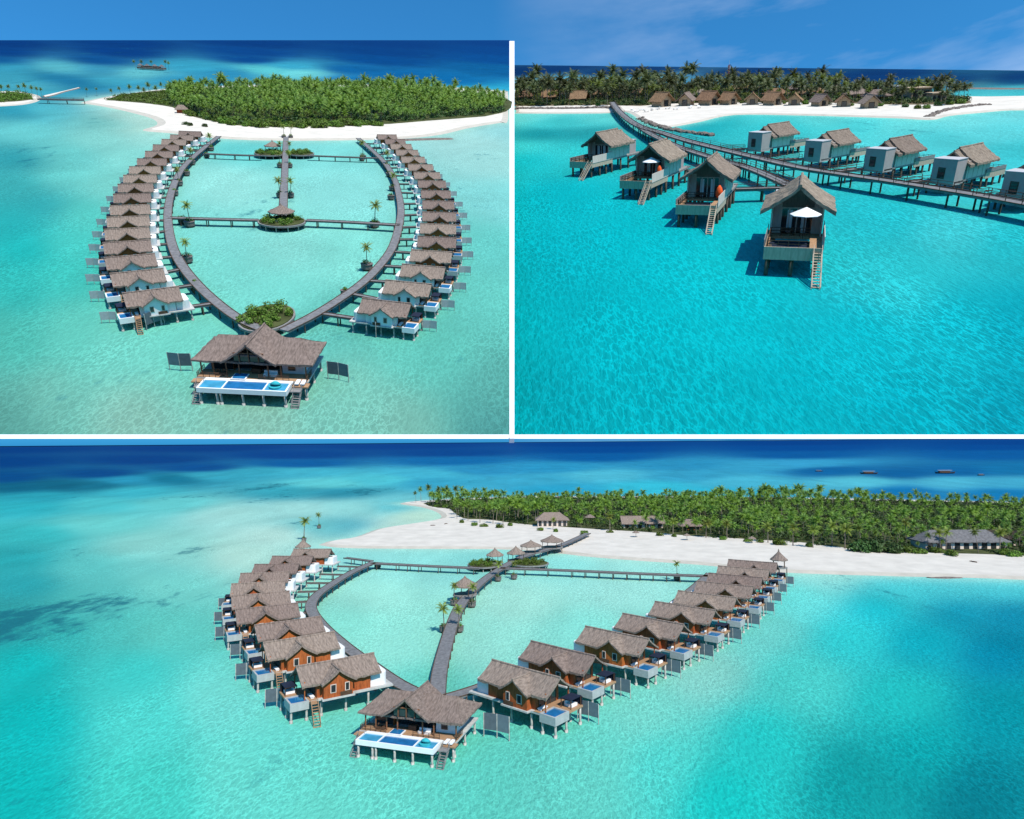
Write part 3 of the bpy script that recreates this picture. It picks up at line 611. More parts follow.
    ob('slat_panel', MB().box(-2.3, -.3, -4.22, -4.165, 3.1, 3.72), 'darkwood')
    if sy < 0: ob('stair', stair_mb((4.2, -4.5, 2.95), (4.6, -7.6, -.1), 1.1, 9).box(3.6, 4.8, -4.6, -3.62, 2.74, 2.94), 'teak')
    for y in (-3.0, 3.0): ob('post', MB().box(5.3, 5.45, y - .08, y + .08, 3.062, 6.0), 'cedar')
    stilts(t, [(x, y * sy) for x in ((-7.6, -4.2, -.6, 2.6) if not ext else (-7.6 - ext, -5.6, -1.6, 2.6)) for y in (-3.1, 3.1)] + [(5.6, 3.1 * sy), (7.6, 3.1 * sy), (5.2, -3.6 * sy), (7.7, -3.6 * sy), (7.7, -.8 * sy)], 2.75)
    return Proto(t)
VILLA = {1: pool_villa(1), -1: pool_villa(-1)}; VILLAW = {1: pool_villa(1, 'white', 'white'), -1: pool_villa(-1, 'white', 'white')}; VILLAL = {1: pool_villa(1, ext=2.4), -1: pool_villa(-1, ext=1.6)}

def screen_proto(ma='slate', mb_='mist'):
    t = thing('privacy_screen', 'privacy screen', 'screen')
    obj('panel', MB().box(-2.3, -.06, -.04, .04, 1.2, 4.0), M[ma], t)
    obj('panel', MB().wallpoly([(.06, -.04, 1.2), (2.3, -.6, 1.2), (2.3, -.6, 4.0), (.06, -.04, 4.0)], (0, .08, 0)), M[mb_], t)
    me = MB().tube([(0, 0, -.8), (0, 0, 4.0)], .09, 6).mesh('post', M['stilt'])
    for x, y in ((-2.36, 0), (0, 0), (2.36, -.6)): obj('post', me, None, t).location = (x, y, 0)
    return Proto(t)
SCREEN = screen_proto('slate', 'bluegrey'); SCREENP = screen_proto('mist', 'mist')  # second set has the sun's brightening put into its fabric colour

# ------------------------------------------------------------------ grand villa
def grand_villa():
    t = thing('grand_villa', 'grand villa', 'villa')
    ob = lambda n, mb, m, par=t, **k: obj(n, mb, M[m], par, **k)
    ob('platform', MB().box(-10, 10, -6, 6, 2.7, 3.0), 'concrete')
    ob('deck', MB().box(-9.9, 9.9, -5.9, -2.4, 3.003, 3.06).box(7.6, 10.4, -7.6, -6.0, 2.55, 2.8).box(-10.4, -8.4, -7.4, -6.0, 2.55, 2.8), 'teak')
    ob('terrace', MB().box(-8.2, 7.4, -7.0, -6.0, 2.7, 3.10), 'white')
    p = MB(); x0, x1, y0, y1 = -8.2, 7.4, -10.6, -7.0
    for a, b in ((x0, x0 + .3), (x0 + 4.2, x0 + 4.45), (x1 - 4.2, x1 - 3.95), (x1 - .3, x1)): p.box(a, b, y0 + .3, y1 - .3, 2.3, 3.25)
    p.box(x0, x1, y0, y0 + .3, 2.35, 3.25).box(x0, x1, y1 - .3, y1, 2.35, 3.25).box(x0 + .3, x1 - .3, y0 + .3, y1 - .3, 2.3, 2.5)
    pl = ob('pool', p, 'white')
    ob('pool_water', MB().box(x0 + .3, x0 + 4.2, y0 + .3, y1 - .3, 2.502, 3.1), 'poolpale', pl)
    ob('pool_water', MB().box(x0 + 4.45, x1 - 4.2, y0 + .3, y1 - .3, 2.502, 3.1), 'pool', pl)
    ob('pool_water', MB().box(x1 - 3.95, x1 - .3, y0 + .3, y1 - .3, 2.502, 3.1), 'poolpale', pl)
    dp = ob('plunge_pool', MB().box(-3.6, -1.0, -6.9, -4.2, 3.11, 3.3).box(-3.6, -1.0, -6.9, -6.7, 3.0, 3.45), 'white')
    ob('pool_water', MB().box(-3.4, -1.2, -6.7, -4.4, 3.302, 3.38), 'pool', dp)
    db = MB().tube([(5.0, -8.8, 3.0), (5.0, -8.8, 3.45)], 1.05, 20); dbo = ob('round_daybed', db, 'teal')
    cn = MB().tube([(5.0, -8.5, 3.45), (5.0, -8.35, 3.8), (5.0, -8.2, 4.0)], [.95, .8, .35], 16); ob('canopy', cn, 'teal', dbo, smooth=True)
    # walls
    w = MB().box(-8.6, 8.6, 4.4, 4.55, 3, 6.3).box(-8.6, -8.45, -2.2, 4.4, 3, 6.3).box(-4.6, -4.45, -2.2, 4.4, 3, 6.3).box(-8.45, -4.6, -2.2, -2.05, 5.4, 6.3).box(-4.45, 4.55, -1.3, -1.15, 5.6, 6.4)
    w.wallpoly([(-4.4, 4.2, 6.35), (4.0, 4.2, 6.35), (-.3, 4.2, 9.2)], (0, .15, 0))
    ob('wall', w, 'cedar')
    ob('room', MB().box(4.6, 8.6, -2.8, 4.38, 3.06, 6.15), 'white')
    f = MB().box(5.6, 7.1, -2.86, -2.802, 3.6, 5.4); window(t, f, MB().box(5.72, 6.98, -2.90, -2.862, 3.7, 5.3))
    f = MB().box(8.602, 8.66, -1.2, .4, 3.6, 5.2); window(t, f, MB().box(8.662, 8.70, -1.1, .3, 3.7, 5.1))
    ob('glass_door', MB().box(-8.4, -4.6, -2.1, -2.04, 3.06, 5.4).box(-4.4, 4.5, -1.2, -1.14, 3.06, 5.6), 'glass')
    q = MB()
    for x in (-9.4, -7.2, -4.9, -2.6, 2.6, 4.9, 9.4): q.tube([(x, -4.6, 3.0), (x, -4.6, 5.95)], .15, 8)
    q.beam((-9.6, -4.6, 5.7), (9.6, -4.6, 5.7), .2, .25).beam((-3.0, -5.5, 7.9), (2.4, -5.5, 7.9), .16, .22)
    for sx in (-1, 1): q.beam((sx * 4.0 - .3, -5.7, 6.5), (-.3, -5.7, 9.2), .18, .28)
    q.beam((-.3, -5.6, 6.2), (-.3, -5.6, 9.2), .16)
    for x in (-1.7, 1.7): q.beam((x - .3, -5.55, 6.2), (x - .3, -5.55, 8.1), .14)
    ob('timber_frame', q, 'brownwood')
    ob('balcony_panel', MB().box(-3.0, 2.4, -5.35, -5.3, 6.3, 7.6), 'glass')
    r = MB().hip(-10.8, 10.8, -5.2, 6.0, 6.0, 8.9, 3.3, .35, nu=16, nv=8, sag=.18)
    r.gable_y(-6.3, 4.6, 4.9, 6.3, 9.75, -.3, .35, nu=10, nv=8, sag=.15)
    ob('roof', r, 'thatch')
    for a, b in (((-9.8, -5.85), (-4.4, -5.85)), ((-9.8, -5.85), (-9.8, -2.4)), ((9.8, -5.85), (9.8, -2.4)), ((1.2, -5.85), (6.6, -5.85))):
        rl = MB(); p_, q_ = Vector((*a, 0)), Vector((*b, 0))
        for zz in (3.45, 3.75, 4.0): rl.beam(p_ + Vector((0, 0, zz)), q_ + Vector((0, 0, zz)), .06)
        for k in range(6): c = p_.lerp(q_, k / 5); rl.beam(c + Vector((0, 0, 3)), c + Vector((0, 0, 4.0)), .08)
        ob('railing', rl, 'darkwood')
    for x in (-6.6, -5.6): ob('chair', MB().box(x - .35, x + .35, -5.0, -4.2, 3.06, 3.5).box(x - .35, x + .35, -4.2, -4.05, 3.06, 4.0), 'darkwood')
    ob('sofa', MB().box(1.6, 4.0, -4.6, -3.8, 3.06, 3.5).box(1.6, 4.0, -3.8, -3.6, 3.06, 3.95), 'canvas'); ob('bar_counter', MB().box(-.8, .8, -3.6, -2.6, 3.06, 4.0), 'darkwood')
    for x in (8.0, 9.0): ob('sunlounger', MB().box(x, x + .7, -7.4, -5.6, 3.06, 3.3), 'canvas')
    for x in (8.7, -8.6): ob('stair', stair_mb((x, -7.6, 2.7), (x, -10.8, -.1), 1.3, 9), 'deck')
    ob('landing', MB().box(7.6, 9.4, -9.0, -7.6, 2.3, 2.5).box(-9.4, -8.22, -9.0, -7.4, 2.3, 2.5), 'deck')
    stilts(t, [(x, y) for x in (-9.4, -5.6, -1.8, 1.8, 5.6, 9.4) for y in (-5.4, 0, 5.4)] + [(x, -10.2) for x in (-7.8, -4.9, -4.2, -.4, 3.2, 7.0)] + [(9.9, -7.2), (-9.9, -7.0)], 2.75, .22)
    return Proto(t)
GRAND = grand_villa()

# ------------------------------------------------------------------ cottage on stilts (upper right lagoon)
def cottage(boxh=5.3):
    t = thing('stilt_cottage', 'stilt cottage', 'villa')
    ob = lambda n, mb, m, par=t, **k: obj(n, mb, M[m], par, **k)
    ob('platform', MB().box(-9.0, 4.6, -3.3, 3.3, 2.05, 2.4), 'deck')
    DX = 14.2
    d = MB().box(4.6, 6.4, -3.3, 3.3, 2.05, 2.4).box(6.4, DX, 1.9, 3.3, 2.05, 2.4).box(6.4, DX, -3.3, -3.0, 2.05, 2.4)
    ob('deck', d, 'teak')
    fa = MB().box(DX, DX + .15, -3.4, 3.4, 1.3, 2.75).box(4.6, DX, -3.42, -3.3, 1.5, 2.75).box(4.6, DX, 3.3, 3.42, 1.5, 2.45).box(DX - .3, DX, -3.3, 3.3, 2.41, 2.6)
    ob('fascia', fa, 'driftwood')
    ob('hammock_net', MB().box(6.4, DX - .32, -3.0, 1.9, 1.72, 1.78), 'navy')
    for a, b in (((DX - .2, -3.0), (DX - .2, 1.8)), ((6.5, -3.1), (DX - .2, -3.1)), ((6.45, -3.0), (6.45, 1.8))):
        rl = MB(); p_, q_ = Vector((*a, 0)), Vector((*b, 0))
        for zz in (2.65, 3.05, 3.4): rl.beam(p_ + Vector((0, 0, zz)), q_ + Vector((0, 0, zz)), .07)
        for k in range(5): c = p_.lerp(q_, k / 4); rl.beam(c + Vector((0, 0, 2.4)), c + Vector((0, 0, 3.4)), .08)
        ob('railing', rl, 'darkwood')
    w = MB().box(-4.2, 4.6, 3.05, 3.2, 2.4, 6.0).box(-4.2, 4.6, -3.2, -3.05, 2.4, 6.0).wallpoly([(-4.3, -3.2, 2.4), (-4.3, 3.2, 2.4), (-4.3, 3.2, 6.0), (-4.3, 0, 7.6), (-4.3, -3.2, 6.0)], (.1, 0, 0))
    w.box(4.6, 6.2, 3.05, 3.25, 2.4, 6.0).box(4.6, 6.2, -3.25, -3.05, 2.4, 6.0).box(4.45, 4.6, -3.05, -2.0, 2.4, 6.0).box(4.45, 4.6, 2.0, 3.05, 2.4, 6.0)
    for x in (-3.6, -1.4, .8, 3.0): w.box(x, x + .12, 3.202, 3.27, 2.4, 6.0).box(x, x + .12, -3.27, -3.202, 2.4, 6.0)
    ob('wall', w, 'offwhite')
    ob('gable', MB().wallpoly([(4.5, -3.0, 5.4), (4.5, 3.0, 5.4), (4.5, 3.0, 6.0), (4.5, 0, 7.9), (4.5, -3.0, 6.0)], (.08, 0, 0)), 'darkgable')
    gd = ob('glass_door', MB().box(4.5, 4.56, -2.0, 2.0, 2.42, 5.35), 'glass'); q = MB()
    q.box(4.56, 4.65, -2.1, 2.1, 5.36, 5.5)
    for y in (-2.0, -1.0, 0, 1.0, 2.0): q.box(4.56, 4.64, y - .08, y + .08, 2.42, 5.38)
    ob('frame', q, 'offwhite', gd)
    for y in (-.9, .9): ob('curtain', MB().box(4.57, 4.6, y - .33, y + .33, 2.5, 5.2), 'canvas', gd)
    ob('side_fence', MB().box(4.6, DX - .1, 3.43, 3.5, 2.45, 4.0), 'offwhite'); ob('side_fence', MB().box(4.6, DX - .1, -3.5, -3.43, 2.76, 3.5), 'deck')
    r = MB().gable_x(-3.2, 7.4, 4.6, 5.5, 8.4, 0, .45, nu=24, nv=9, sag=.14, rough=.09)
    r.gable_x(-5.3, -3.0, 4.2, 5.35, 7.9, 0, .42, nu=7, nv=6, sag=.12, rough=.09)
    ob('roof', r, 'thatch_grey')
    bx = MB().box(-9.6, -5.35, -3.3, 2.0, 1.7, boxh); b = ob('bath_block', bx, 'greybox')
    ob('roof_slab', MB().box(-9.7, -5.32, -3.4, 2.1, boxh + .003, boxh + .15), 'palegrey', b)
    f = MB().box(-9.66, -9.602, -1.0, .6, 2.9, 5.1); wi = obj('window', f, M['darkwood'], b); obj('pane', MB().box(-9.70, -9.662, -.8, .4, 3.0, 5.0), M['glass'], wi)
    ob('entry_step', MB().box(-10.6, -9.0, 2.05, 3.3, 2.1, 2.42), 'deck')
    st = stair_mb((DX + .1, 2.85, 2.3), (DX + 5.0, 3.1, -1.2), .95, 15); ob('stair', st, 'driftwood')
    stilts(t, [(x, y) for x in (-8.4, -4.2, -.2, 4.2) for y in (-2.9, 2.9)] + [(13.6, -2.9), (13.6, 0), (13.6, 2.7), (10.0, -2.9), (10.0, 2.9), (7.0, -2.9), (7.0, 2.9)], 2.06, .27, 'darkstilt', False, -2.5)
    return Proto(t)
COTTAGE = cottage(); COTTAGEB = cottage(6.7)

# ------------------------------------------------------------------ walkways
def walkway(plate, pix, width, label, z=2.2, group='timber walkways over the water', every=5.0, sm=6, rail=False, local=None, name='walkway', m='walk', posts=True, thick=.35):
    path = smooth_path(local or [plate.at(x, y, z) for x, y in pix], sm)
    path = [Vector((p.x, p.y, z)) for p in path]
    t = thing(name, label, 'walkway', group); org = path[0].copy(); org.z = 0
    place(t, plate, org)
    Lf = []; Rt = []
    for i, p in enumerate(path):
        d = (path[min(i + 1, len(path) - 1)] - path[max(i - 1, 0)]); nr = Vector((-d.y, d.x, 0)).normalized() * width / 2
        Lf.append(p + nr - org); Rt.append(p - nr - org)
    n = len(path); dn = Vector((0, 0, -thick)); mb = MB()
    mb.add(Lf + Rt + [p + dn for p in Lf] + [p + dn for p in Rt],
           [f for i in range(n - 1) for f in ((i, n + i, n + i + 1, i + 1), (2 * n + i, 2 * n + i + 1, 3 * n + i + 1, 3 * n + i), (i, i + 1, 2 * n + i + 1, 2 * n + i), (n + i, 3 * n + i, 3 * n + i + 1, n + i + 1))] + [(0, 2 * n, 3 * n, n), (n - 1, 2 * n - 1, 4 * n - 1, 3 * n - 1)])
    obj('deck', mb, M[m], t)
    for side in (Lf, Rt):
        kb = MB()
        for i in range(n - 1): kb.beam(side[i] + Vector((0, 0, .065)), side[i + 1] + Vector((0, 0, .065)), .14, .12)
        obj('kerb_rail', kb, M['darkwood'], t)
    acc = every * .5; last = path[0]; pm = MB().tube([(0, 0, -1.0), (0, 0, z - thick)], .16, 6).mesh('post', M['darkstilt']); rb = MB(); cnt = 0
    tot = sum((path[i + 1] - path[i]).length for i in range(n - 1)); every = max(every, tot / 48)
    for i in range(1, n):
        acc += (path[i] - path[i - 1]).length
        if acc >= every or (rail and i % 2 == 0):
            if acc >= every:
                acc = 0
                if posts:
                    for q in (Lf[i] * .9 + Rt[i] * .1, Rt[i] * .9 + Lf[i] * .1):
                        o = obj('post', pm, None, t); o.location = (q.x, q.y, 0)
    if rail:
        for side in (Lf, Rt):
            rb = MB()
            for i in range(0, n, 2): rb.beam(side[i], side[i] + Vector((0, 0, 1.0)), .09)
            for zz in (.55, 1.0):
                for i in range(n - 1): rb.beam(side[i] + Vector((0, 0, zz)), side[i + 1] + Vector((0, 0, zz)), .07)
            obj('railing', rb, M['darkwood'], t)
    return path

def nearest(path, p):
    return min(path, key=lambda q: (q.x - p.x) ** 2 + (q.y - p.y) ** 2)

def villa_row(plate, cents, zroof, side, where, ring, scale=1.0, yaw_add=0.0, grp='', screens=True, pale=False):
    """cents: roof centres in the picture, near to far. side=-1 left row, +1 right row"""
    P = [plate.at(x, y, zroof) for x, y in cents]
    sp = [Vector((p.x, p.y, 0)) for p in P]
    for i, p in enumerate(sp):
        a = sp[max(i - 2, 0)]; b = sp[min(i + 2, len(sp) - 1)]; d = (b - a).normalized()
        outw = Vector((d.y, -d.x, 0)) * (1 if side > 0 else -1)
        if outw.x * side < 0: outw = -outw
        yaw = math.atan2(outw.y, outw.x) + yaw_add * side
        far = 'nearest the camera' if i == 0 else f'{ORD[i]} from the near end' if i < len(sp) - 1 else 'farthest from the camera'
        (VILLAL if not pale else VILLAW if i < 3 else VILLA)[1 if side > 0 else -1].get(f'thatched pool villa, {far}, {where}', f'pool villas in the {where}', plate, p, yaw, scale)
        q = p + Vector((math.cos(yaw), math.sin(yaw), 0)) * (9.6 if pale else 7.9) * scale + Vector((-math.sin(yaw), math.cos(yaw), 0)) * ((3.2 if pale else 5.0) * side) * scale
        if screens:
            (SCREENP if pale else SCREEN).get(f'grey screen by the villa {far}, {where}', f'privacy screens of the {where}', plate, q, yaw + (pi if side < 0 else 0) + .25 * side, scale * (.72 if pale else .8))
        # short link to the ring walk
        s0 = p - Vector((math.cos(yaw), math.sin(yaw), 0)) * (8.3 if pale else 10.0) * scale
        if ring:
            e = nearest(ring, s0); v = e - s0; v.z = 0
            if 2.0 < v.length < 40:
                u = v.normalized(); e2 = e - u * 1.0
                walkway(plate, None, 1.3, f'short walkway to the villa {far}, {where}', 2.1, f'villa links of the {where}', 4.0, 2, False, [Vector((s0.x, s0.y, 2.1)), Vector((e2.x, e2.y, 2.1))])

def planter(plate, px, py, r, label, tall=0.0, z=1.6):
    t = thing('planter', label, 'planter', 'stone planters on piles'); p = plate.at(px, py, 0); place(t, plate, p)
    obj('pot', MB().tube([(0, 0, .5), (0, 0, z)], [r * .8, r * .8], 12).tube([(0, 0, z + .01), (0, 0, z + .16)], r * .86, 12), M['pot'], t)
    obj('pile', MB().tube([(0, 0, -1), (0, 0, .5)], r * .6, 8), M['darkstilt'], t)
    obj('plants', bush_mb(MB(), int(px), r * .65, r * .65, r * .55, 120, .2, Vector((0, 0, z + .1))).mesh('plants', M['leaf'], fix=False), None, t)
    return p

def pavilion(plate, px, py, w, label, zf=2.3, h=2.6, rise=2.2, spire=0.0, m='thatch', rz=0.0, posts=True):
    t = thing('pavilion', label, 'pavilion', 'thatched pavilions'); p = plate.at(px, py, zf); p.z = 0; place(t, plate, p, rz)
    r = MB(); a = w / 2 + .7; z0 = zf + h; n = 8
    pts = [(a * math.cos(pi / 8 + k * pi / 4) * 1.06, a * math.sin(pi / 8 + k * pi / 4) * 1.06) for k in range(n)]
    top = (0, 0, z0 + rise)
    for k in range(n):
        A, B = pts[k], pts[(k + 1) % n]; r.slab((*A, z0), (*B, z0), top, top, .28, nu=4, nv=5, rough=.05, sag=.12)
    r.tube([(0, 0, z0 + rise - .15), (0, 0, z0 + rise + .35 + spire)], [.35, .06], 8)
    obj('roof', r, M[m], t)
    obj('floor', MB().prism([(x * .95, y * .95) for x, y in pts], zf - .3, zf + .02), M['deck'], t)
    me = MB().tube([(0, 0, zf), (0, 0, z0 + .2)], .13, 6).mesh('post', M['darkwood'])
    for k in range(0, n, 2): obj('post', me, None, t).location = (pts[k][0] * .85, pts[k][1] * .85, 0)
    me2 = MB().tube([(0, 0, -1), (0, 0, zf - .3)], .16, 6).mesh('pile', M['darkstilt'])
    for k in range(1, n, 2): obj('pile', me2, None, t).location = (pts[k][0] * .85, pts[k][1] * .85, 0)
    return p

def island_planter(plate, px, py, rx, ry, label, seed, z=1.9):
    """round planted deck on piles"""
    t = thing('garden_deck', label, 'planted deck', 'planted decks over the lagoon'); p = plate.at(px, py, z); p.z = 0; place(t, plate, p)
    ring = [(rx * math.cos(k * pi / 12), ry * math.sin(k * pi / 12)) for k in range(24)]
    obj('deck', MB().prism(ring, z - .5, z), M['deck'], t)
    obj('soil', MB().prism([(x * .93, y * .93) for x, y in ring], z + .003, z + .2), M['soil'], t)
    mb = MB(); rr = random.Random(seed)
    for k in range(13):
        a = k * 2.4; f = math.sqrt((k + .5) / 13) * .82
        bush_mb(mb, seed + k, 1.5, 1.5, 1.3, 200, .25, Vector((rx * f * math.cos(a), ry * f * math.sin(a), z + .2)))
    obj('plants', mb.mesh('plants', M['leaf'], fix=False), None, t)
    me = MB().tube([(0, 0, -1), (0, 0, z - .5)], .17, 6).mesh('pile', M['stilt'])
    for k in range(0, 24, 2): obj('pile', me, None, t).location = (ring[k][0] * .92, ring[k][1] * .92, 0)

def flat(p): return Vector((p.x, p.y, 0))
def fill(plate, pix, step, seed, jit=.45):
    poly = [plate.at(x, y) for x, y in pix]; rr = random.Random(seed); out = []
    P2d = [(p.x, p.y) for p in poly]; x0 = min(p[0] for p in P2d); x1 = max(p[0] for p in P2d); y0 = min(p[1] for p in P2d); y1 = max(p[1] for p in P2d)
    y = y0; k = 0
    while y < y1:
        x = x0 + (k % 2) * step / 2
        while x < x1:
            q = (x + rr.uniform(-jit, jit) * step, y + rr.uniform(-jit, jit) * step)
            if inside(q, P2d): out.append(Vector((q[0], q[1], .4)))
            x += step
        y += step * .87; k += 1
    return out

# ================================================================== upper left lagoon
UL = 'upper left lagoon'
land('beach', P1, BEACH1, .6, 5)
G1 = [(104, 101), (125, 95), (180, 90), (300, 87), (420, 90), (503, 97.5), (503, 113.5), (430, 122), (370, 126), (300, 128), (240, 127), (215, 123), (190, 117), (170, 108), (140, 104)]
land('undergrowth', P1, G1, .9, 2, 'soil', None, 3, 1.0, 'structure', .3)
G1G = [(166, 104), (172, 93), (200, 91.5), (300, 89.5), (420, 92), (504, 98.5), (504, 113.5), (430, 121), (370, 125), (300, 127), (240, 126), (215, 122), (190, 115)]
g1 = fill(P1, G1G, 6.4, 1)
g1.sort(key=lambda p: p.y)
rr = random.Random(5)
front = g1[:45]; rest = g1[45:]
for p in front:
    k = rr.choice(PALM); NPALM[0] += 1
    k.get('coconut palm at the beach edge of the dense green grove on the upper left island', 'beach edge palms of the upper left island', P1, p, rr.uniform(0, 6.28), rr.uniform(.28, .6))
for p in [q for q in fill(P1, [(104, 101), (140, 104), (170, 108), (190, 117), (215, 123), (240, 128), (300, 129.5), (370, 127.5), (430, 123.5), (506, 117), (506, 113), (430, 119), (370, 123), (300, 125), (240, 124), (190, 113), (160, 104)], 6.5, 8)][:60]:
    rr.choice(BUSH).get('round green shrub at the sand edge of the upper left island', 'sand edge shrubs of the upper left island', P1, p, rr.uniform(0, 6.28), rr.uniform(1.2, 2.3))
grove('palm_grove', P1, rest, (3.5, 9.0), M['frond'], 11, 20, 8, 6.0)
undergrowth('shrub_mass', P1, fill(P1, G1G, 9, 4), 'leafd', 3, .8, 70, 4.4, 2.8)
undergrowth('shrub_mass', P1, fill(P1, [(106, 101), (125, 96), (170, 92), (172, 107), (140, 103.5)], 6, 4), 'leaf', 4, .6, 80, 3.6, 1.8)
for i, (x, y, h) in enumerate([(113, 99, 10), (122, 98, 11), (131, 97, 12), (140, 97, 11), (150, 96, 13), (158, 99, 13), (163, 95, 12), (146, 100, 12), (87, 97, 9), (97, 96, 8)]):
    palm(PALM, P1, x, y, h, f'slender palm {ORD[i]} from the sandy tip side of the upper left island' if i else 'slender palm at the sandy tip of the upper left island', 'tip palms of the upper left island')
# small island, causeway, bridge
land('islet', P1, [(-60, 95), (-20, 92), (20, 92), (40, 96), (39, 101), (22, 105), (-10, 107), (-60, 110)], .5, 3)
land('islet_undergrowth', P1, [(-50, 96), (-15, 94), (15, 94), (33, 97), (30, 101), (5, 103), (-50, 105)], .8, 2, 'soil', None, 3, .8, 'structure', .3)
undergrowth('shrub_mass', P1, fill(P1, [(-50, 96), (-15, 94), (15, 94), (33, 97), (30, 101), (5, 103), (-50, 105)], 5.5, 4), 'leaf', 9, .5, 90, 3.2, 2.6)
for i, (x, y, h) in enumerate([(3, 97, 12), (9, 97, 12), (22, 96, 11), (27, 96, 12), (33, 97, 11), (38, 97, 10), (42, 97, 9)]):
    palm(PALM, P1, x, y, h, f'{ORD[i] if i else "first"} palm from the left on the small islet by the causeway', 'palms on the small islet')
land('causeway', P1, [(42, 96), (55, 93), (68, 90), (78, 87.6), (80, 88.4), (66, 92), (55, 95.5), (45, 97.5)], .4, 1.2, 'sand', 'rock')
walkway(P1, [(38, 98.5), (60, 99.2), (84, 99.6)], 3.4, 'dark footbridge joining the small islet to the sandy tip', 3.0, None, 8, 4, True, name='footbridge', thick=.8)
# platform far off
t = thing('sea_platform', 'dark platform with small palms far out on the reef', 'platform'); pp = P1.at(152, 70); place(t, P1, pp)
obj('deck', MB().box(-15, 15, -5, 5, 1.0, 3.0), M['rock'], t)
for x in (-13, -5, 4, 12): obj('hut_roof', MB().hip(x - 2.5, x + 2.5, -2.5, 2.5, 4.2, 6.4, 2.2, .3, nu=4, nv=3), M['thatch_dark'], t)
obj('hut_wall', MB().box(-12, 11, -.5, .5, 3.003, 4.3), M['darkwood'], t)
for i, (x, h) in enumerate([(136, 7), (143, 7), (153, 7), (166, 7), (169, 6)]):
    palm(PALM, P1, x, 70, h, f'{ORD[i] if i else "first"} palm from the left on the far reef platform', 'palms on the far reef platform', 3.0)
# beach details
t = thing('beach_hut', 'small thatched hut at the palm edge of the upper left beach', 'hut'); place(t, P1, P1.at(182, 113, .5), .4)
obj('wall', MB().box(-3, 3, -2, 2, 0, 2.6), M['cedar'], t); obj('roof', MB().hip(-4, 4, -3, 3, 2.4, 5.0, 2.5, nu=5, nv=4), M['thatch'], t)
for i, (x, y) in enumerate([(186, 125), (190, 126), (205, 127)]):
    BUSHD[0].get(f'lone dark shrub on the upper left sand, {["left", "middle", "right"][i]} of three', 'lone shrubs on the upper left sand', P1, P1.at(x, y, .4), i, .9)
land('sand_spit', P1, [(392, 139.5), (420, 138.6), (448, 138.2), (452, 139.6), (420, 140.6), (396, 141.2)], .35, 1.0, 'rock', 'rock')
# ring walk
RL = walkway(P1, [(219, 136), (205, 147), (190, 160), (180, 172), (172, 190), (168, 210), (169, 230), (174, 250), (184, 268), (200, 287), (220, 305), (240, 319), (262, 329)], 2.3, f'curved timber walkway on the left side of the {UL}', every=5)
RR = walkway(P1, [(358, 138), (372, 150), (385, 163), (394, 178), (399, 195), (401, 212), (398, 230), (392, 248), (380, 265), (362, 283), (335, 302), (310, 317), (284, 330)], 2.3, f'curved timber walkway on the right side of the {UL}', every=5)
walkway(P1, [(286, 137), (285.5, 150), (285, 170), (284, 190), (283, 216)], 2.6, f'straight central walkway from the beach down the {UL}', every=7)
walkway(P1, [(205, 153.5), (240, 155), (262, 155.5)], 2.0, f'far cross walkway left of the garden in the {UL}', every=6)
walkway(P1, [(308, 155.5), (335, 156.5), (378, 158)], 2.0, f'far cross walkway right of the garden in the {UL}', every=6)
walkway(P1, [(169, 217.5), (215, 219), (258, 220)], 2.2, f'near cross walkway left of the round garden in the {UL}', every=6)
walkway(P1, [(306, 220), (350, 222), (400, 225)], 2.2, f'near cross walkway right of the round garden in the {UL}', every=6)
island_planter(P1, 282, 221, 7.2, 7.0, 'round planted deck where the walkways cross in the upper left lagoon', 3)
island_planter(P1, 270, 153, 7.0, 7.5, 'planted deck left of the central walkway near the upper left beach', 5)
island_planter(P1, 300, 153, 6.5, 7.0, 'planted deck right of the central walkway near the upper left beach', 6)
island_planter(P1, 267, 317, 5.4, 8.0, 'planted deck behind the grand villa of the upper left lagoon', 7)
pavilion(P1, 282, 219, 6.2, 'hipped thatched pavilion on the round garden of the upper left lagoon', 2.2, 2.4, 2.0)
pavilion(P1, 273, 151, 6.0, 'small thatched pavilion on the garden deck near the upper left beach', 2.2, 2.4, 2.2)
for i, (x, y, h) in enumerate([(280, 197, 13), (291, 197, 13), (280, 167, 10), (290, 167, 10), (284, 138, 8), (291, 138, 8), (281, 156, 9), (290, 156, 9)]):
    planter(P1, x, y + 1, 1.5, f'stone planter with palm on the {["left", "right"][i % 2]} of the central walkway, {ORD[i // 2]} pair from the front'.replace('nearest pair from the front', 'front pair'))
    palm(PALMY, P1, x, y - 3, h, f'{["left", "right"][i % 2]} palm of the {["front", "second", "fourth", "third"][i // 2]} pair along the central walkway', 'palms along the central walkway', 1.6)
for i, (x, y, h, w) in enumerate([(190, 226, 17, 'inside the left curve'), (375, 226, 17, 'inside the right curve'), (367, 269, 18, 'at the lower right curve'), (187, 262, 16, 'at the lower left curve'),
                                  (211, 150, 10, 'at the far left bend'), (192, 164, 10, 'high on the left curve'), (179, 185, 11, 'midway on the left curve'), (363, 158, 11, 'at the far right bend'), (387, 168, 11, 'high on the right curve'), (393, 190, 11, 'midway on the right curve')]):
    planter(P1, x, y + 1, 1.9, f'stone planter holding the palm {w} of the ring walkway')
    palm(PALMY, P1, x, y - 3.5, h, f'yellow green palm in a planter {w} of the ring walkway', 'ring walkway palms', 1.6)
for i, (x, y) in enumerate([(207, 158), (362, 161), (187, 176), (175, 196), (183, 224), (374, 228), (389, 177), (391, 200)]):
    planter(P1, x, y, 1.6, f'low stone tub {["at the far left crossing", "at the far right crossing", "high on the left arc", "midway on the left arc", "near the left end of the near cross walkway", "near the right end of the near cross walkway", "high on the right arc", "midway on the right arc"][i]} of the ring walkway')
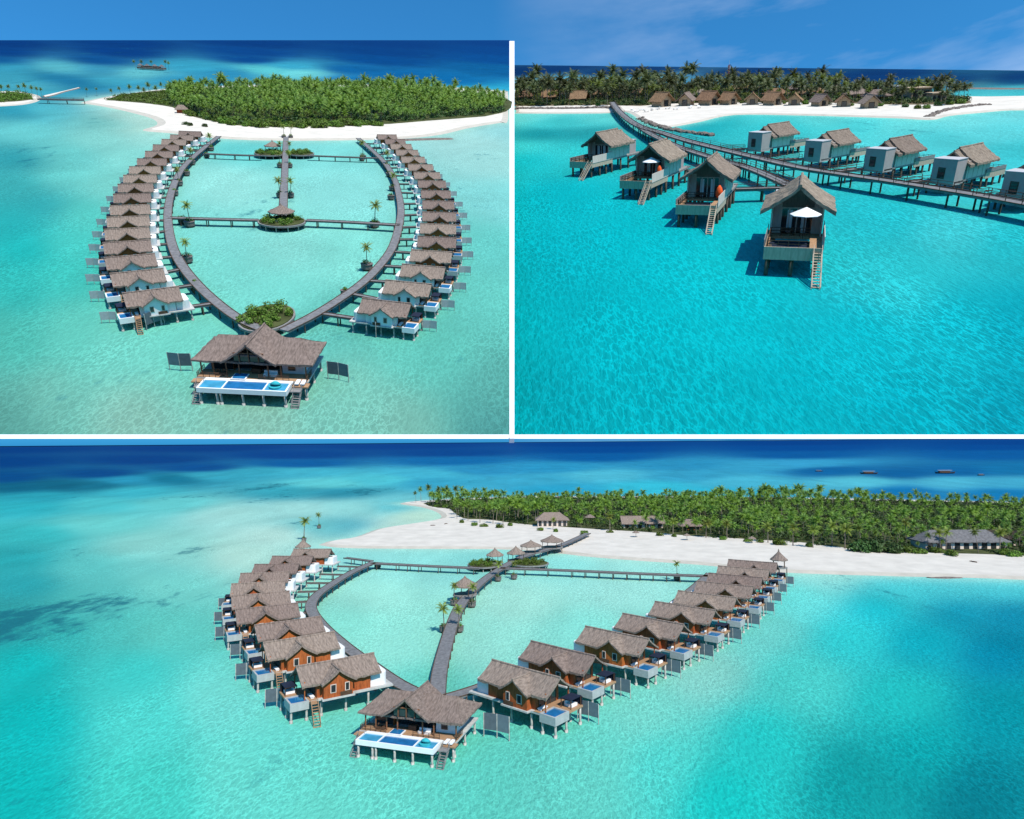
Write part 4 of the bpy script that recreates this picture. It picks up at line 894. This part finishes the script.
planter(P1, 195, 290, 1.2, 'small shrub tub by the lower left ring walkway'); planter(P1, 345, 297, 1.2, 'small shrub tub by the lower right ring walkway')
LEFT1 = [(151, 293), (137, 274), (130, 258.5), (127, 244), (127, 231), (128, 219), (130, 207.5), (132, 196), (135.5, 186), (140, 177), (145, 168.5), (152, 160.5), (159, 153), (166, 146.5), (174, 141), (182, 136.5), (190, 132.8)]
RIGHT1 = [(387, 304), (409, 285), (424, 268.5), (432, 253.5), (437.5, 239.5), (438.5, 226.5), (439.5, 214.5), (438.5, 203), (436, 192.5), (432, 182.5), (427, 174), (420.5, 166), (413, 158.5), (407, 151.5), (401, 145.5), (395, 140.5), (387, 136)]
villa_row(P1, LEFT1, 6.0, -1, 'left row, upper left lagoon', RL, .85, pale=True)
villa_row(P1, RIGHT1, 6.0, 1, 'right row, upper left lagoon', RR, .85, pale=True)
GRAND.get('large thatched grand villa with long blue pool at the front of the upper left lagoon', None, P1, flat(P1.at(260, 346, 6.5)), 0.0, .92)
for (x, y, rz, lab) in ((155, 327, 1.2, 'dark screen standing in front of the nearest left villa, upper left lagoon'), (376, 334, 1.75, 'dark screen standing in front of the nearest right villa, upper left lagoon'),
                    (181, 371, .1, 'dark and pale screen left of the upper left grand villa'), (339, 380, -.15, 'dark and pale screen right of the upper left grand villa')):
    SCREEN.get(lab, 'free standing screens', P1, P1.at(x, y), rz + (pi if x < 182 and x > 170 else 0), .85)

# ================================================================== upper right lagoon
UR = 'upper right lagoon'
land('beach', P2, BEACH2, .5, 2.0)
G2 = [(517, 104), (517, 92.5), (640, 91), (760, 91), (860, 92), (940, 97), (968, 101.5), (965, 105), (900, 106), (800, 103.5), (720, 104), (660, 105), (640, 107), (605, 106), (519, 107)]
land('undergrowth', P2, G2, .7, 1.0, 'litter', None, 3, .4, 'structure', .35)
land('reef_flat', P2, [(945, 88), (985, 87.7), (1040, 88.4), (1040, 89), (1000, 89.5), (960, 88.9)], .12, .8, 'rock', 'rock', 4, .6)
u2 = fill(P2, G2, 3.5, 9)
rr.shuffle(u2)
undergrowth('shrub_mass', P2, [p for p in u2[::2] if p.x % 11 > 2.2], 'leafd', 5, .42, 90, 2.3, 2.1)
undergrowth('shrub_mass', P2, u2[1::2], 'leafb', 6, .42, 80, 1.9, 1.5)
grove('palm_grove', P2, fill(P2, [(517, 103), (517, 93.5), (640, 92), (760, 92), (860, 93), (940, 98), (960, 102), (900, 104.5), (800, 102), (720, 102), (640, 104)], 5.2, 31), (3.2, 8.0), M['frondk'], 41, 16, 8, 5.0)
for (x0, x1, yb0, yb1, n, h0, h1) in ((517, 700, 94, 106, 54, 16, 29), (700, 800, 93, 105, 34, 12, 25), (800, 968, 95, 106, 52, 9, 20)):
    for i in range(n):
        x = x0 + (x1 - x0) * (i + rr.uniform(.1, .9)) / n; y = rr.uniform(yb0, yb1)
        sec = 'left part' if x < 700 else 'middle part' if x < 800 else 'right part'
        palm(PALMK, P2, x, y, rr.uniform(h0, h1), f'coconut palm among the huts in the {sec} of the upper right island', f'palms in the {sec} of the upper right island', .4, rr)
for i, (x, y) in enumerate([(520, 105), (532, 106), (545, 104), (556, 106), (590, 105), (598, 106), (604, 104), (612, 106), (690, 104), (703, 104), (718, 104), (742, 103.5), (764, 103.5), (784, 104), (805, 104.5), (828, 105), (852, 106), (880, 106.5), (905, 107.5), (917, 109), (926, 109), (938, 106), (950, 105), (961, 104)]):
    rr.choice(BUSH if i % 3 else BUSHD).get('leafy shrub along the shore of the upper right island', 'shore shrubs of the upper right island', P2, P2.at(x, y, .4), i, rr.uniform(.6, 1.1))
def boulders(plate, pix, n, r, wid, label_name, seed):
    rr2 = random.Random(seed); path = smooth_path([plate.at(x, y) for x, y in pix], 10); mb = MB()
    for i in range(n):
        q = rr2.choice(path) + Vector((rr2.gauss(0, wid), rr2.gauss(0, wid), rr2.uniform(-.1, .5) * r)); rad = r * rr2.uniform(.5, 1.25)
        vs = []
        for a, b in ((0, 0), (1, 6), (2, 6), (3, 0)):
            if b == 0: vs.append(q + Vector((0, 0, rad * (.75 if a else -.6))))
            else:
                for k in range(b):
                    t = k * pi / 3 + a; vs.append(q + Vector((math.cos(t), math.sin(t), -.25 if a == 1 else .4)) * rad * rr2.uniform(.7, 1.15))
        mb.add(vs, [(0, 1 + (k + 1) % 6, 1 + k) for k in range(6)] + [f for k in range(6) for f in ((1 + k, 1 + (k + 1) % 6, 7 + (k + 1) % 6, 7 + k), (13, 7 + k, 7 + (k + 1) % 6))])
    o = obj(label_name, mb, M['rock'], None, plate); o['kind'] = 'stuff'
boulders(P2, [(516, 109.5), (540, 109.6), (575, 109.6), (600, 109), (616, 109.5)], 420, 1.25, .55, 'rock_rubble', 3)
boulders(P2, [(640, 119), (655, 125.5), (675, 131), (700, 134.5), (711, 136)], 300, .85, .5, 'rock_rubble', 4)
boulders(P2, [(929, 118), (944, 112), (962, 108.6), (984, 106.2)], 280, .95, .6, 'rock_rubble', 5)
def beach_hut(x, y, sc, rz, label, m='thatch_red', wallm='tan'):
    t = thing('beach_hut', label, 'hut', 'huts on the upper right island'); place(t, P2, P2.at(x, y, .5), rz, sc)
    obj('wall', MB().wallpoly([(-2.6, -2.5, 0), (2.6, -2.5, 0), (2.6, -2.5, 2.8), (0, -2.5, 4.6), (-2.6, -2.5, 2.8)], (0, .15, 0)).box(-2.6, -2.45, -2.35, 3.5, 0, 2.8).box(2.45, 2.6, -2.35, 3.5, 0, 2.8).box(-2.45, 2.45, 3.35, 3.5, 0, 2.8), M[wallm], t)
    obj('roof', MB().gable_y(-4.0, 4.4, 3.9, 2.1, 5.4, 0, .3, nu=6, nv=5, sag=.1), M[m], t)
    d = obj('door', MB().box(-1.2, 1.2, -2.56, -2.502, .05, 2.5), M['darkwood'], t); obj('pane', MB().box(-1.0, 1.0, -2.6, -2.562, .2, 2.3), M['glass'], d)
for i, (x, y, sc, rz) in enumerate([(527, 100, 1.25, 1.4), (551, 101, 1.35, 1.3), (580, 103, 1.3, 1.2), (662, 106.5, 1.25, .5), (686, 105.5, 1.15, -.5), (709, 105, 1.2, .6), (729, 104.5, 1.05, .5), (752, 104.5, 1.0, -.3),
                                    (773, 105, 1.05, .5), (794, 105, .95, -.4), (820, 106, .9, .3), (843, 106.5, .9, -.3), (869, 108, .95, -.1)]):
    lab = f'brown roofed beach hut {ORD[i] + " from the left" if i else "at the left end"} along the upper right island'
    beach_hut(x, y, sc * 1.02, rz, lab, 'thatch_red' if i not in (4, 10, 12) else 'thatch')
def low_building(plate, x, y, w, d, h, label, wallm='tan', roofm='thatch_red', roof='hip', rise=2.6, rz=0.0, nwin=5, z=.5, sc=1.0, over=1.3):
    t = thing('low_building', label, 'building', None); place(t, plate, plate.at(x, y, z), rz, sc)
    obj('wall', MB().box(-w / 2, w / 2, -d / 2, d / 2, -.3, h), M[wallm], t)
    if roof == 'hip': obj('roof', MB().hip(-w / 2 - over, w / 2 + over, -d / 2 - over, d / 2 + over, h - .3, h + rise, min(d / 2 + over, w / 2) * .9, .35, nu=12, nv=6, sag=.1), M[roofm], t)
    elif roof == 'gable': obj('roof', MB().gable_x(-w / 2 - over, w / 2 + over, d / 2 + over, h - .3, h + rise, 0, .35, nu=12, nv=6, sag=.1), M[roofm], t)
    else: obj('roof', MB().box(-w / 2 - .4, w / 2 + .4, -d / 2 - .4, d / 2 + .4, h + .003, h + .45), M[roofm], t)
    for k in range(nwin):
        xc = -w / 2 + w * (k + .5) / nwin; ww = w / nwin * .3
        f = obj('window', MB().box(xc - ww, xc + ww, -d / 2 - .06, -d / 2 - .003, .5, h * .82), M['darkwood'], t); obj('pane', MB().box(xc - ww + .12, xc + ww - .12, -d / 2 - .1, -d / 2 - .062, .62, h * .8), M['glass'], f)
    return t
low_building(P2, 742, 95, 17, 10, 4.2, 'large tan hall with wide brown roof behind the huts of the upper right island', rise=2.2)
low_building(P2, 672, 94, 20, 8, 3.0, 'long low white roofed building behind the huts of the upper right island', 'offwhite', 'white', 'flat')
low_building(P2, 915, 101, 8.5, 8, 5.2, 'square tan tower house among palms on the right of the upper right island', 'tan', 'tan', 'flat', nwin=2)
low_building(P2, 890, 98, 9, 7, 5.0, 'tan flat roofed house left of the square tower house, upper right island', 'tan', 'palegrey', 'flat', nwin=2)
low_building(P2, 855, 100, 9, 7, 3.2, 'brown roofed lodge half hidden by palms right of the hall', 'tan', 'thatch', rise=2.4, nwin=3)
low_building(P2, 812, 98, 12, 7, 3.0, 'wide brown roofed lodge among palms at the centre of the island', 'tan', 'thatch_red', rise=2.0, nwin=3)
low_building(P2, 640, 98, 7, 6, 3.6, 'brown hip roofed house among the left palms', 'tan', 'thatch_red', rise=2.4, nwin=2)
for i, (x, y, w, d, h, wm, rm, rf, lab) in enumerate([
    (533, 96, 9, 6, 2.8, 'tan', 'thatch_red', 'hip', 'brown roofed house at the far left of the upper right island'), (566, 97, 10, 6, 2.8, 'tan', 'thatch', 'hip', 'grey brown roofed house second from the left behind the palms'),
    (602, 98, 10, 6, 3.0, 'tan', 'thatch_red', 'hip', 'brown roofed house behind the walkway landing'), (700, 99, 9, 6, 3.0, 'tan', 'thatch', 'hip', 'grey brown roofed house left of the large hall'),
    (775, 99, 10, 6, 3.0, 'tan', 'thatch_red', 'hip', 'brown roofed house right of the large hall'), (795, 95, 8, 6, 3.8, 'tan', 'thatch', 'hip', 'tall grey brown roofed house behind the hall, upper right island'),
    (832, 97, 9, 6, 3.4, 'tan', 'thatch', 'hip', 'grey brown roofed house among low palms right of the wide lodge'), (875, 102, 8, 6, 3.0, 'tan', 'thatch', 'hip', 'grey brown roofed house left of the flat roofed houses'),
    (935, 102, 6, 5, 3.4, 'tan', 'tan', 'flat', 'small tan flat roofed house right of the square tower house'), (850, 95, 10, 6, 3.4, 'offwhite', 'palegrey', 'flat', 'pale flat roofed house at the back of the upper right island')]):
    low_building(P2, x, y, w, d, h, lab, wm, rm, rf, rise=2.3, nwin=3)
# radio mast
t = thing('radio_mast', 'red and white lattice mast rising over the upper right palms', 'mast'); place(t, P2, P2.at(727, 93, .4)); ppm = 1.45
mb = MB(); H = 16.5
for sx, sy in ((-1, -1), (1, -1), (1, 1), (-1, 1)): mb.beam((sx * .8, sy * .8, 0), (sx * .25, sy * .25, H), .16)
for k in range(12):
    a, b = H * k / 12, H * (k + 1) / 12; w0, w1 = .8 - .55 * k / 12, .8 - .55 * (k + 1) / 12
    for sy in (-1, 1): mb.beam((-w0, sy * w0, a), (w1, sy * w1, b), .09); mb.beam((w0, sy * w0, a), (-w1, sy * w1, b), .09)
obj('lattice', mb, M['red'], t); obj('antenna', MB().box(-.9, .9, -.1, .1, H - 2.5, H - .8).tube([(0, 0, H), (0, 0, H + 2.5)], .08, 6), M['white'], t)
# beach furniture
def beach_umbrella(plate, x, y, label, sc=1.0, m='thatch', z=.5, grp='beach umbrellas'):
    t = thing('beach_umbrella', label, 'umbrella', grp); place(t, plate, plate.at(x, y, z), 0, sc)
    obj('canopy', MB().tube([(0, 0, 2.0), (0, 0, 2.35), (0, 0, 2.9)], [1.7, 1.15, .06], 10), M[m], t); obj('pole', MB().tube([(0, 0, -.1), (0, 0, 2.4)], .07, 6), M['darkwood'], t)
def lounger(plate, x, y, label, rz=0.0, sc=1.0, z=.55):
    t = thing('sun_lounger', label, 'lounger', 'loungers on the sand'); place(t, plate, plate.at(x, y, z), rz, sc)
    obj('bed', MB().box(-.4, .4, -1.0, .5, .3, .42).wallpoly([(-.4, .5, .3), (-.4, .5, .42), (-.4, 1.1, .95), (-.4, 1.15, .86)], (.8, 0, 0)), M['canvas'], t)
    lm = MB().box(-.05, .05, -.05, .05, 0, .3).mesh('leg', M['darkwood'])
    for a, b in ((-.33, -.9), (.33, -.9), (-.33, .4), (.33, .4)): obj('leg', lm, None, t).location = (a, b, 0)
for i, (x, y) in enumerate([(632, 110), (636, 112), (641, 110.5), (646, 112), (652, 110.5), (658, 109.5), (668, 109), (676, 109.5), (690, 108.2), (699, 108)]):
    lounger(P2, x, y, 'white sun lounger on the sand by the walkway landing, upper right island', i * .7, 1.3)
# walkways
WA = walkway(P2, [(612, 102), (618, 110), (628, 119), (642, 127), (660, 132), (684, 139.5), (705, 145), (738, 153), (766, 159.5), (802, 167.5), (840, 173.5), (885, 180), (930, 187), (980, 195), (1030, 204), (1080, 213)], 3.0, 'broad timber walkway curving from the beach across the upper right lagoon', 2.6, every=3.4, rail=True)
WB = walkway(P2, [(640, 127), (655, 136), (680, 147), (712, 157.5), (745, 166.5), (772, 177), (800, 190)], 2.4, 'lower timber walkway linking the front cottages, upper right lagoon', 2.5, every=3.4, rail=True)
# cottages
def foot_yaw(p, dl): return math.atan2(-p.y, -p.x) + math.radians(dl)
CF = [(800, 189, 0, .96, 'nearest the camera with white parasol'), (713, 162, -9, .94, 'second from the front, with orange chair'), (661, 146, -20, .94, 'third from the front, with parasol and orange chair'), (611, 133, -32, .92, 'farthest of the front row, without parasol')]
for i, (x, y, dl, sc, lab) in enumerate(CF):
    p = P2.at(x, y + 4, 7.6); p.z = .75; yaw = foot_yaw(p, dl)
    COTTAGE.get(f'grey thatched stilt cottage {lab}', 'front row of stilt cottages', P2, p, yaw, sc, None, sc * 1.1)
    m = Matrix.Translation(p) @ Matrix.Rotation(yaw, 4, 'Z') @ Matrix.Diagonal((sc, sc, sc * 1.1, 1))
    if i in (0, 2):
        t = thing('parasol', 'white parasol open on the deck of the ' + ('nearest' if i == 0 else 'third') + ' front cottage', 'parasol', 'white parasols'); t.matrix_world = P2.W @ m @ Matrix.Translation((7.6 if i == 0 else 6.6, 1.0 if i == 0 else .4, 2.4)) @ Matrix.Scale(1.25, 4)
        mb = MB(); k = 8; rim = [(1.55 * math.cos(a * 2 * pi / k), 1.55 * math.sin(a * 2 * pi / k), 2.3) for a in range(k)]
        mb.add(rim + [(0, 0, 2.95), (0, 0, 2.88)] + [(x_, y_, z_ - .06) for x_, y_, z_ in rim], [(a, (a + 1) % k, k) for a in range(k)] + [(a + k + 2, k + 1, (a + 1) % k + k + 2) for a in range(k)] + [(a, a + k + 2, (a + 1) % k + k + 2, (a + 1) % k) for a in range(k)])
        obj('canopy', mb, M['canvas'], t); obj('pole', MB().tube([(0, 0, 0), (0, 0, 3.1)], .05, 6), M['darkwood'], t)
    if i in (1, 2):
        t = thing('hanging_chair', 'orange hanging chair at the deck stair of the ' + ('second' if i == 1 else 'third') + ' front cottage', 'chair', 'orange hanging chairs'); t.matrix_world = P2.W @ m @ Matrix.Translation((7.4, 2.55, 2.4))
        obj('shell', MB().tube([(0, 0, .35), (0, 0, .7), (0, 0, 1.3), (0, 0, 1.9), (0, 0, 2.3)], [.25, .58, .62, .42, .08], 12), M['orange'], t, smooth=True)
        obj('stand', MB().tube([(-.5, 0, 0), (-.75, 0, 1.2), (-.5, 0, 2.3), (0, 0, 2.55), (0, 0, 2.3)], .05, 6).box(-.7, .5, -.5, .5, .01, .06), M['darkwood'], t)
    t = thing('deck_table', f'low dark table with stools on the deck of the {["nearest", "second", "third", "fourth"][i]} front cottage', 'table', 'deck tables'); t.matrix_world = P2.W @ m @ Matrix.Translation((5.6, -1.0, 2.42))
    obj('table_top', MB().box(-.5, .5, -.8, .8, .62, .72), M['darkwood'], t)
    lm = MB().box(-.05, .05, -.05, .05, 0, .62).mesh('leg', M['darkwood'])
    for a, b in ((-.4, -.7), (.4, -.7), (-.4, .7), (.4, .7)): obj('leg', lm, None, t).location = (a, b, 0)
    s0 = m @ Vector((-9.8, 2.6, 0)); e = nearest(WB, s0); v = e - s0; v.z = 0
    if 1.5 < v.length < 60: walkway(P2, None, 1.8, f'short walkway behind the {["nearest", "second", "third", "fourth"][i]} front cottage', 2.35, 'links to the front cottages', 3.5, 2, True, [Vector((s0.x, s0.y, 0)), Vector((e.x, e.y, 0))])
CR = [(774, 127.5, .80), (833, 134.5, .78), (896, 141.5, .78), (966, 150, .77), (1040, 161, .76)]
for i, (x, y, sc) in enumerate(CR):
    p = P2.at(x, y, 6.8); p.z = .35; yaw = math.radians(34)
    COTTAGEB.get(f'stilt cottage seen from its grey box end, {ORD[i] + " from the left" if i else "leftmost"} in the back row', 'back row of stilt cottages', P2, p, yaw, sc, None, sc * 1.10)
    m = Matrix.Translation(p) @ Matrix.Rotation(yaw, 4, 'Z') @ Matrix.Scale(sc, 4); s0 = m @ Vector((-10.2, 2.6, 0)); e = nearest(WA, s0); v = e - s0; v.z = 0
    if 1.5 < v.length < 60: walkway(P2, None, 1.8, f'short walkway to the {["leftmost", "second", "third", "fourth", "fifth"][i]} back row cottage', 2.4, 'links to the back cottages', 3.5, 2, True, [Vector((s0.x, s0.y, 0)), Vector((e.x, e.y, 0))])

# ================================================================== lower lagoon
LL = 'lower lagoon'
land('beach', P3, BEACH3, .7, 4)
G3 = [(424, 504.5), (440, 502), (520, 499), (700, 499), (900, 502), (1080, 508), (1080, 561), (1024, 557), (900, 553), (862, 551), (840, 549), (790, 543), (740, 540), (690, 537), (640, 533), (590, 530), (530, 526), (490, 521), (462, 519), (450, 510), (434, 508)]
land('undergrowth', P3, G3, .95, 2.5, 'soil', None, 3, 1.2, 'structure', .75)
g3 = fill(P3, G3, 7.8, 21); g3.sort(key=lambda p: p.y)
LODGES = [(552, 525, 26), (642, 527, 36), (958, 549, 44), (690, 529, 14)]
def clear(p, mrg=0):
    for x, y, w in LODGES:
        q = P3.at(x, y); k = 50 / (y - 441)
        if abs(p.x - q.x) < w / 2 * k + 3 + mrg and -14 < p.y - q.y < 9: return False
    return True
g3 = [p for p in g3 if clear(p)]
front = g3[:52]; rest = g3[52:]
for p in front:
    NPALM[0] += 1
    rr.choice(PALM).get('coconut palm along the beach front of the lower island grove', 'beach front palms of the lower island', P3, p, rr.uniform(0, 6.28), rr.uniform(.35, .72))
grove('palm_grove', P3, rest, (3.0, 7.6), M['frond'], 77, 20, 8, 5.6)
undergrowth('shrub_mass', P3, [p for p in fill(P3, G3, 8, 14) if clear(p, 1)], 'leafd', 13, .7, 70, 3.8, 3.0)
for i, (x, y, h) in enumerate([(416, 503, 11), (421, 501, 13), (430, 503, 17), (438, 504, 16), (446, 504, 17), (455, 505, 18), (457, 519, 15), (468, 521, 16), (480, 523, 17), (493, 524, 20), (503, 525, 18)]):
    palm(PALM, P3, x, y, h, f'{ORD[i] if i else "first"} palm from the sand spit at the left end of the lower island', 'left end palms of the lower island', .5)
for i, (x, y, s) in enumerate([(780, 545, 1.5), (809, 547, 1.0), (859, 552, 1.8), (868, 551, 2.2), (880, 552, 2.1), (893, 553, 1.9), (911, 553, 1.4), (920, 554, 1.2), (937, 553, 1.2), (951, 556, 1.3), (1003, 555, 1.3), (1015, 557, 1.2), (540, 531, .9), (556, 532, .9), (585, 535, 1.1), (610, 533, .8), (660, 536, .9), (674, 537, .8), (722, 540, .9), (748, 542, .9), (760, 543, .8), (462, 523, 1.0), (475, 526, 1.0), (484, 527, 1.0), (500, 528, 1.1), (510, 526, 1.0), (445, 508, 1.2), (437, 507, 1.0), (455, 510, 1.2), (470, 514, 1.2)]):
    (BUSHD if s > 1.7 else BUSH)[i % 2].get('green shrub on the sand along the front of the lower island grove', 'shrubs on the lower island sand', P3, P3.at(x, y, .5), i * .8, s * 1.15)
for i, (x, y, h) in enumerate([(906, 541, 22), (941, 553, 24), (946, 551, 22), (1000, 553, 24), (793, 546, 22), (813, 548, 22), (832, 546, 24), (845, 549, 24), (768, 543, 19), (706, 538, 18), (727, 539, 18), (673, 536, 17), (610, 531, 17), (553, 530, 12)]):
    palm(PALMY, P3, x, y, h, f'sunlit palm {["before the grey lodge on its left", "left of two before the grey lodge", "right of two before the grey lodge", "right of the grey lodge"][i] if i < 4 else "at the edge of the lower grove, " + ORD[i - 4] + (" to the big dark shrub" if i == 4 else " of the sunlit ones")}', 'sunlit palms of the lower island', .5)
low_building(P3, 552, 526, 17, 9, 4.4, 'grey thatched beach restaurant with white terrace at the lower island walkway', 'offwhite', 'thatch', rise=3.6, nwin=6)
low_building(P3, 642, 528, 22, 8, 3.4, 'long thatched lodge behind the lower beach', 'offwhite', 'thatch', 'gable', rise=3.4, nwin=6)
low_building(P3, 690, 530, 10, 7, 3.0, 'small thatched lodge right of the long one on the lower beach', 'cedar', 'thatch', rise=3.0, nwin=3)
low_building(P3, 958, 548, 36, 12, 4.0, 'long grey roofed lodge with white columns behind the right end of the lower beach', 'offwhite', 'thatch_dark', rise=4.2, nwin=9)
low_building(P3, 996, 538, 7, 6, 3.2, 'small pale roofed house behind the grey lodge', 'offwhite', 'thatch_grey', rise=1.2, nwin=2)
low_building(P3, 1022, 545, 14, 9, 3.6, 'grey roofed house at the right edge of the lower island', 'offwhite', 'thatch_grey', rise=3.0, nwin=3)
for i, (x, y) in enumerate([(636, 537.5), (687, 540.5), (752, 543.5), (590, 524)]):
    beach_umbrella(P3, x, y, f'thatched beach umbrella {ORD[i] + " from the left" if i else "leftmost"} on the lower sand' if i < 3 else 'pale thatched umbrella beside the beach restaurant', 1.2 if i < 3 else 2.0)
land('sand_rim', P3, [(925, 577.6), (945, 577.0), (962, 577.4), (958, 578.6), (938, 578.6)], .25, .8, 'rock', 'rock', 4, .3)
for i, (x, y) in enumerate([(433, 525.6), (446, 524), (973, 562)]):
    t = thing('driftwood', f'dark driftwood log on the lower sand, {["leftmost", "middle", "rightmost"][i]}', 'log', 'driftwood logs'); place(t, P3, P3.at(x, y, .7), i)
    obj('log', MB().tube([(-1.6, 0, .2), (-.4, .15, .25), (1.4, -.1, .2)], [.2, .22, .12], 7), M['darkwood'], t)
    obj('branch', MB().tube([(.2, 0, .25), (.6, .5, .6)], [.1, .04], 5), M['darkwood'], t)
# walkways
RL3 = walkway(P3, [(374, 562), (352, 572), (332, 584), (316, 596), (311, 608), (321, 624), (344, 645), (370, 664), (398, 683), (425, 696)], 3.2, f'curved timber walkway on the left side of the {LL}', 2.4, every=4.5)
RR3 = walkway(P3, [(711, 573), (690, 591), (662, 612), (625, 632), (585, 650), (540, 667), (500, 680), (468, 691), (440, 699)], 3.0, f'curved timber walkway on the right side of the {LL}', 2.4, every=4.5)
walkway(P3, [(372, 563), (430, 566), (480, 568)], 3.0, f'cross walkway left of the pavilions in the {LL}', 2.4, every=4.5)
walkway(P3, [(500, 568), (560, 570), (640, 573.5), (710, 576)], 3.0, f'cross walkway right of the pavilions in the {LL}', 2.4, every=4.5)
walkway(P3, [(345, 557.5), (372, 561)], 2.0, 'short walkway to the farthest left villa of the lower lagoon', 2.4)
WC = walkway(P3, [(588, 533), (566, 543), (545, 550), (522, 557), (498, 570), (478, 585), (462, 603), (453, 622), (446, 645), (440, 670), (437, 698)], 3.2, f'winding central walkway from the beach through the {LL}', 2.4, every=4.5)
def pav(x, y, w, lab, rise=2.6): pavilion(P3, x, y, w, lab, 2.5, 2.8, rise)
pav(552, 547, 9, 'large thatched pavilion nearest the beach on the lower walkway'); pav(531, 552, 8, 'thatched pavilion second from the beach on the lower walkway', 2.2)
pav(516, 560, 6, 'right one of two small pavilions at the lower crossing'); pav(495, 562, 5.5, 'left one of two small pavilions at the lower crossing')
pav(465, 594, 6.5, 'lone hipped pavilion midway along the lower central walkway')
pavilion(P3, 303, 553, 5, 'pointed thatched pavilion behind the far left villas of the lower lagoon', 3.0, 2.8, 3.0, .3); pavilion(P3, 779, 567, 4.5, 'pointed thatched pavilion at the far end of the right lower row', 3.0, 2.8, 3.2, .3)
island_planter(P3, 484, 564, 6.5, 8, 'planted deck left of the lower crossing', 13); island_planter(P3, 530, 563, 7.5, 7, 'planted deck right of the lower crossing', 15)
for i, (x, y, h, w) in enumerate([(444, 631, 17, 'front left'), (459, 631, 16, 'front right'), (454, 604, 13, 'second left'), (472, 606, 14, 'second right'), (498, 580, 12, 'third right'), (514, 578, 10, 'by the crossing'), (677, 579, 11, 'on the right cross walkway'), (378, 567, 6, 'at the left corner'), (304, 540, 14, 'behind the far left pavilion'), (319, 527, 8, 'alone in shallow sea left of the sand')]):
    planter(P3, x, y + 1.5, 1.5, f'stone planter with palm, {w}, lower lagoon')
    if h > 6: palm(PALMY, P3, x, y - 3, h, f'yellow green palm in a planter, {w}, lower lagoon', 'planter palms of the lower lagoon', 1.7)
LEFT3 = [(331, 673), (295, 649), (284, 631.5), (263, 616), (257, 602.5), (255, 590.5), (262, 580), (274, 571), (290, 562.5), (310, 555)]
RIGHT3 = [(531, 683), (568, 661.5), (622, 644.5), (658, 630), (690, 616), (712, 603.5), (730, 592.5), (740, 583.5), (748, 575.5), (757, 568.5)]
villa_row(P3, LEFT3, 6.3, -1, 'left row, lower lagoon', RL3, 1.1)
villa_row(P3, RIGHT3, 6.3, 1, 'right row, lower lagoon', RR3, 1.1)
GRAND.get('large thatched grand villa with white fronted pools at the front of the lower lagoon', None, P3, flat(P3.at(420, 700, 6.5)), math.radians(-17), .86)
SCREEN.get('dark and pale screen right of the lower grand villa', 'free standing screens', P3, P3.at(497, 738), -.3, 1.0)
# boats
def dhoni(x, y, L_, label, plat=False):
    t = thing('moored_boat', label, 'boat', 'boats moored beyond the lower island'); place(t, P3, P3.at(x, y), rr.uniform(-.12, .12), L_ / 14 * .9, L_ / 14 * .62)
    ring = []; n = 12
    for k in range(n + 1): u = -1 + 2 * k / n; ring.append((u * 7, 1.7 * (1 - abs(u) ** 2.6) ** .8))
    vs = []; fs = []
    for k, (x_, w) in enumerate(ring):
        up = .9 + 1.3 * abs(x_ / 7) ** 3
        vs += [(x_ * .86, -w * .4, -.3), (x_ * .86, w * .4, -.3), (x_, w, up), (x_, -w, up)]
    for k in range(n):
        a, b = 4 * k, 4 * k + 4
        for i in range(4): fs.append((a + i, a + (i + 1) % 4, b + (i + 1) % 4, b + i))
    mb = MB(); mb.add(vs, fs); obj('hull', mb, M['hull'], t)
    obj('cabin', MB().box(-4, 3, -1.1, 1.1, .85, 2.6), M['darkwood'], t); obj('canopy', MB().box(-4.8, 4.2, -1.5, 1.5, 3.2, 3.35), M['mist'], t)
    pm = MB().tube([(0, 0, .9), (0, 0, 3.2)], .06, 5).mesh('post', M['darkwood'])
    for a, b in ((-4.5, -1.3), (4, -1.3), (4, 1.3), (-4.5, 1.3)): obj('post', pm, None, t).location = (a, b, 0)
dhoni(819, 471.5, 14, 'small dark boat, leftmost of four beyond the lower island'); dhoni(869, 474, 28, 'long dark boat, second from the left beyond the lower island')
dhoni(945, 473.5, 32, 'longest dark boat, third from the left beyond the lower island'); dhoni(981, 475.5, 13, 'small dark boat, rightmost of four beyond the lower island')
print('palms', NPALM[0], 'objects', len(S.objects))
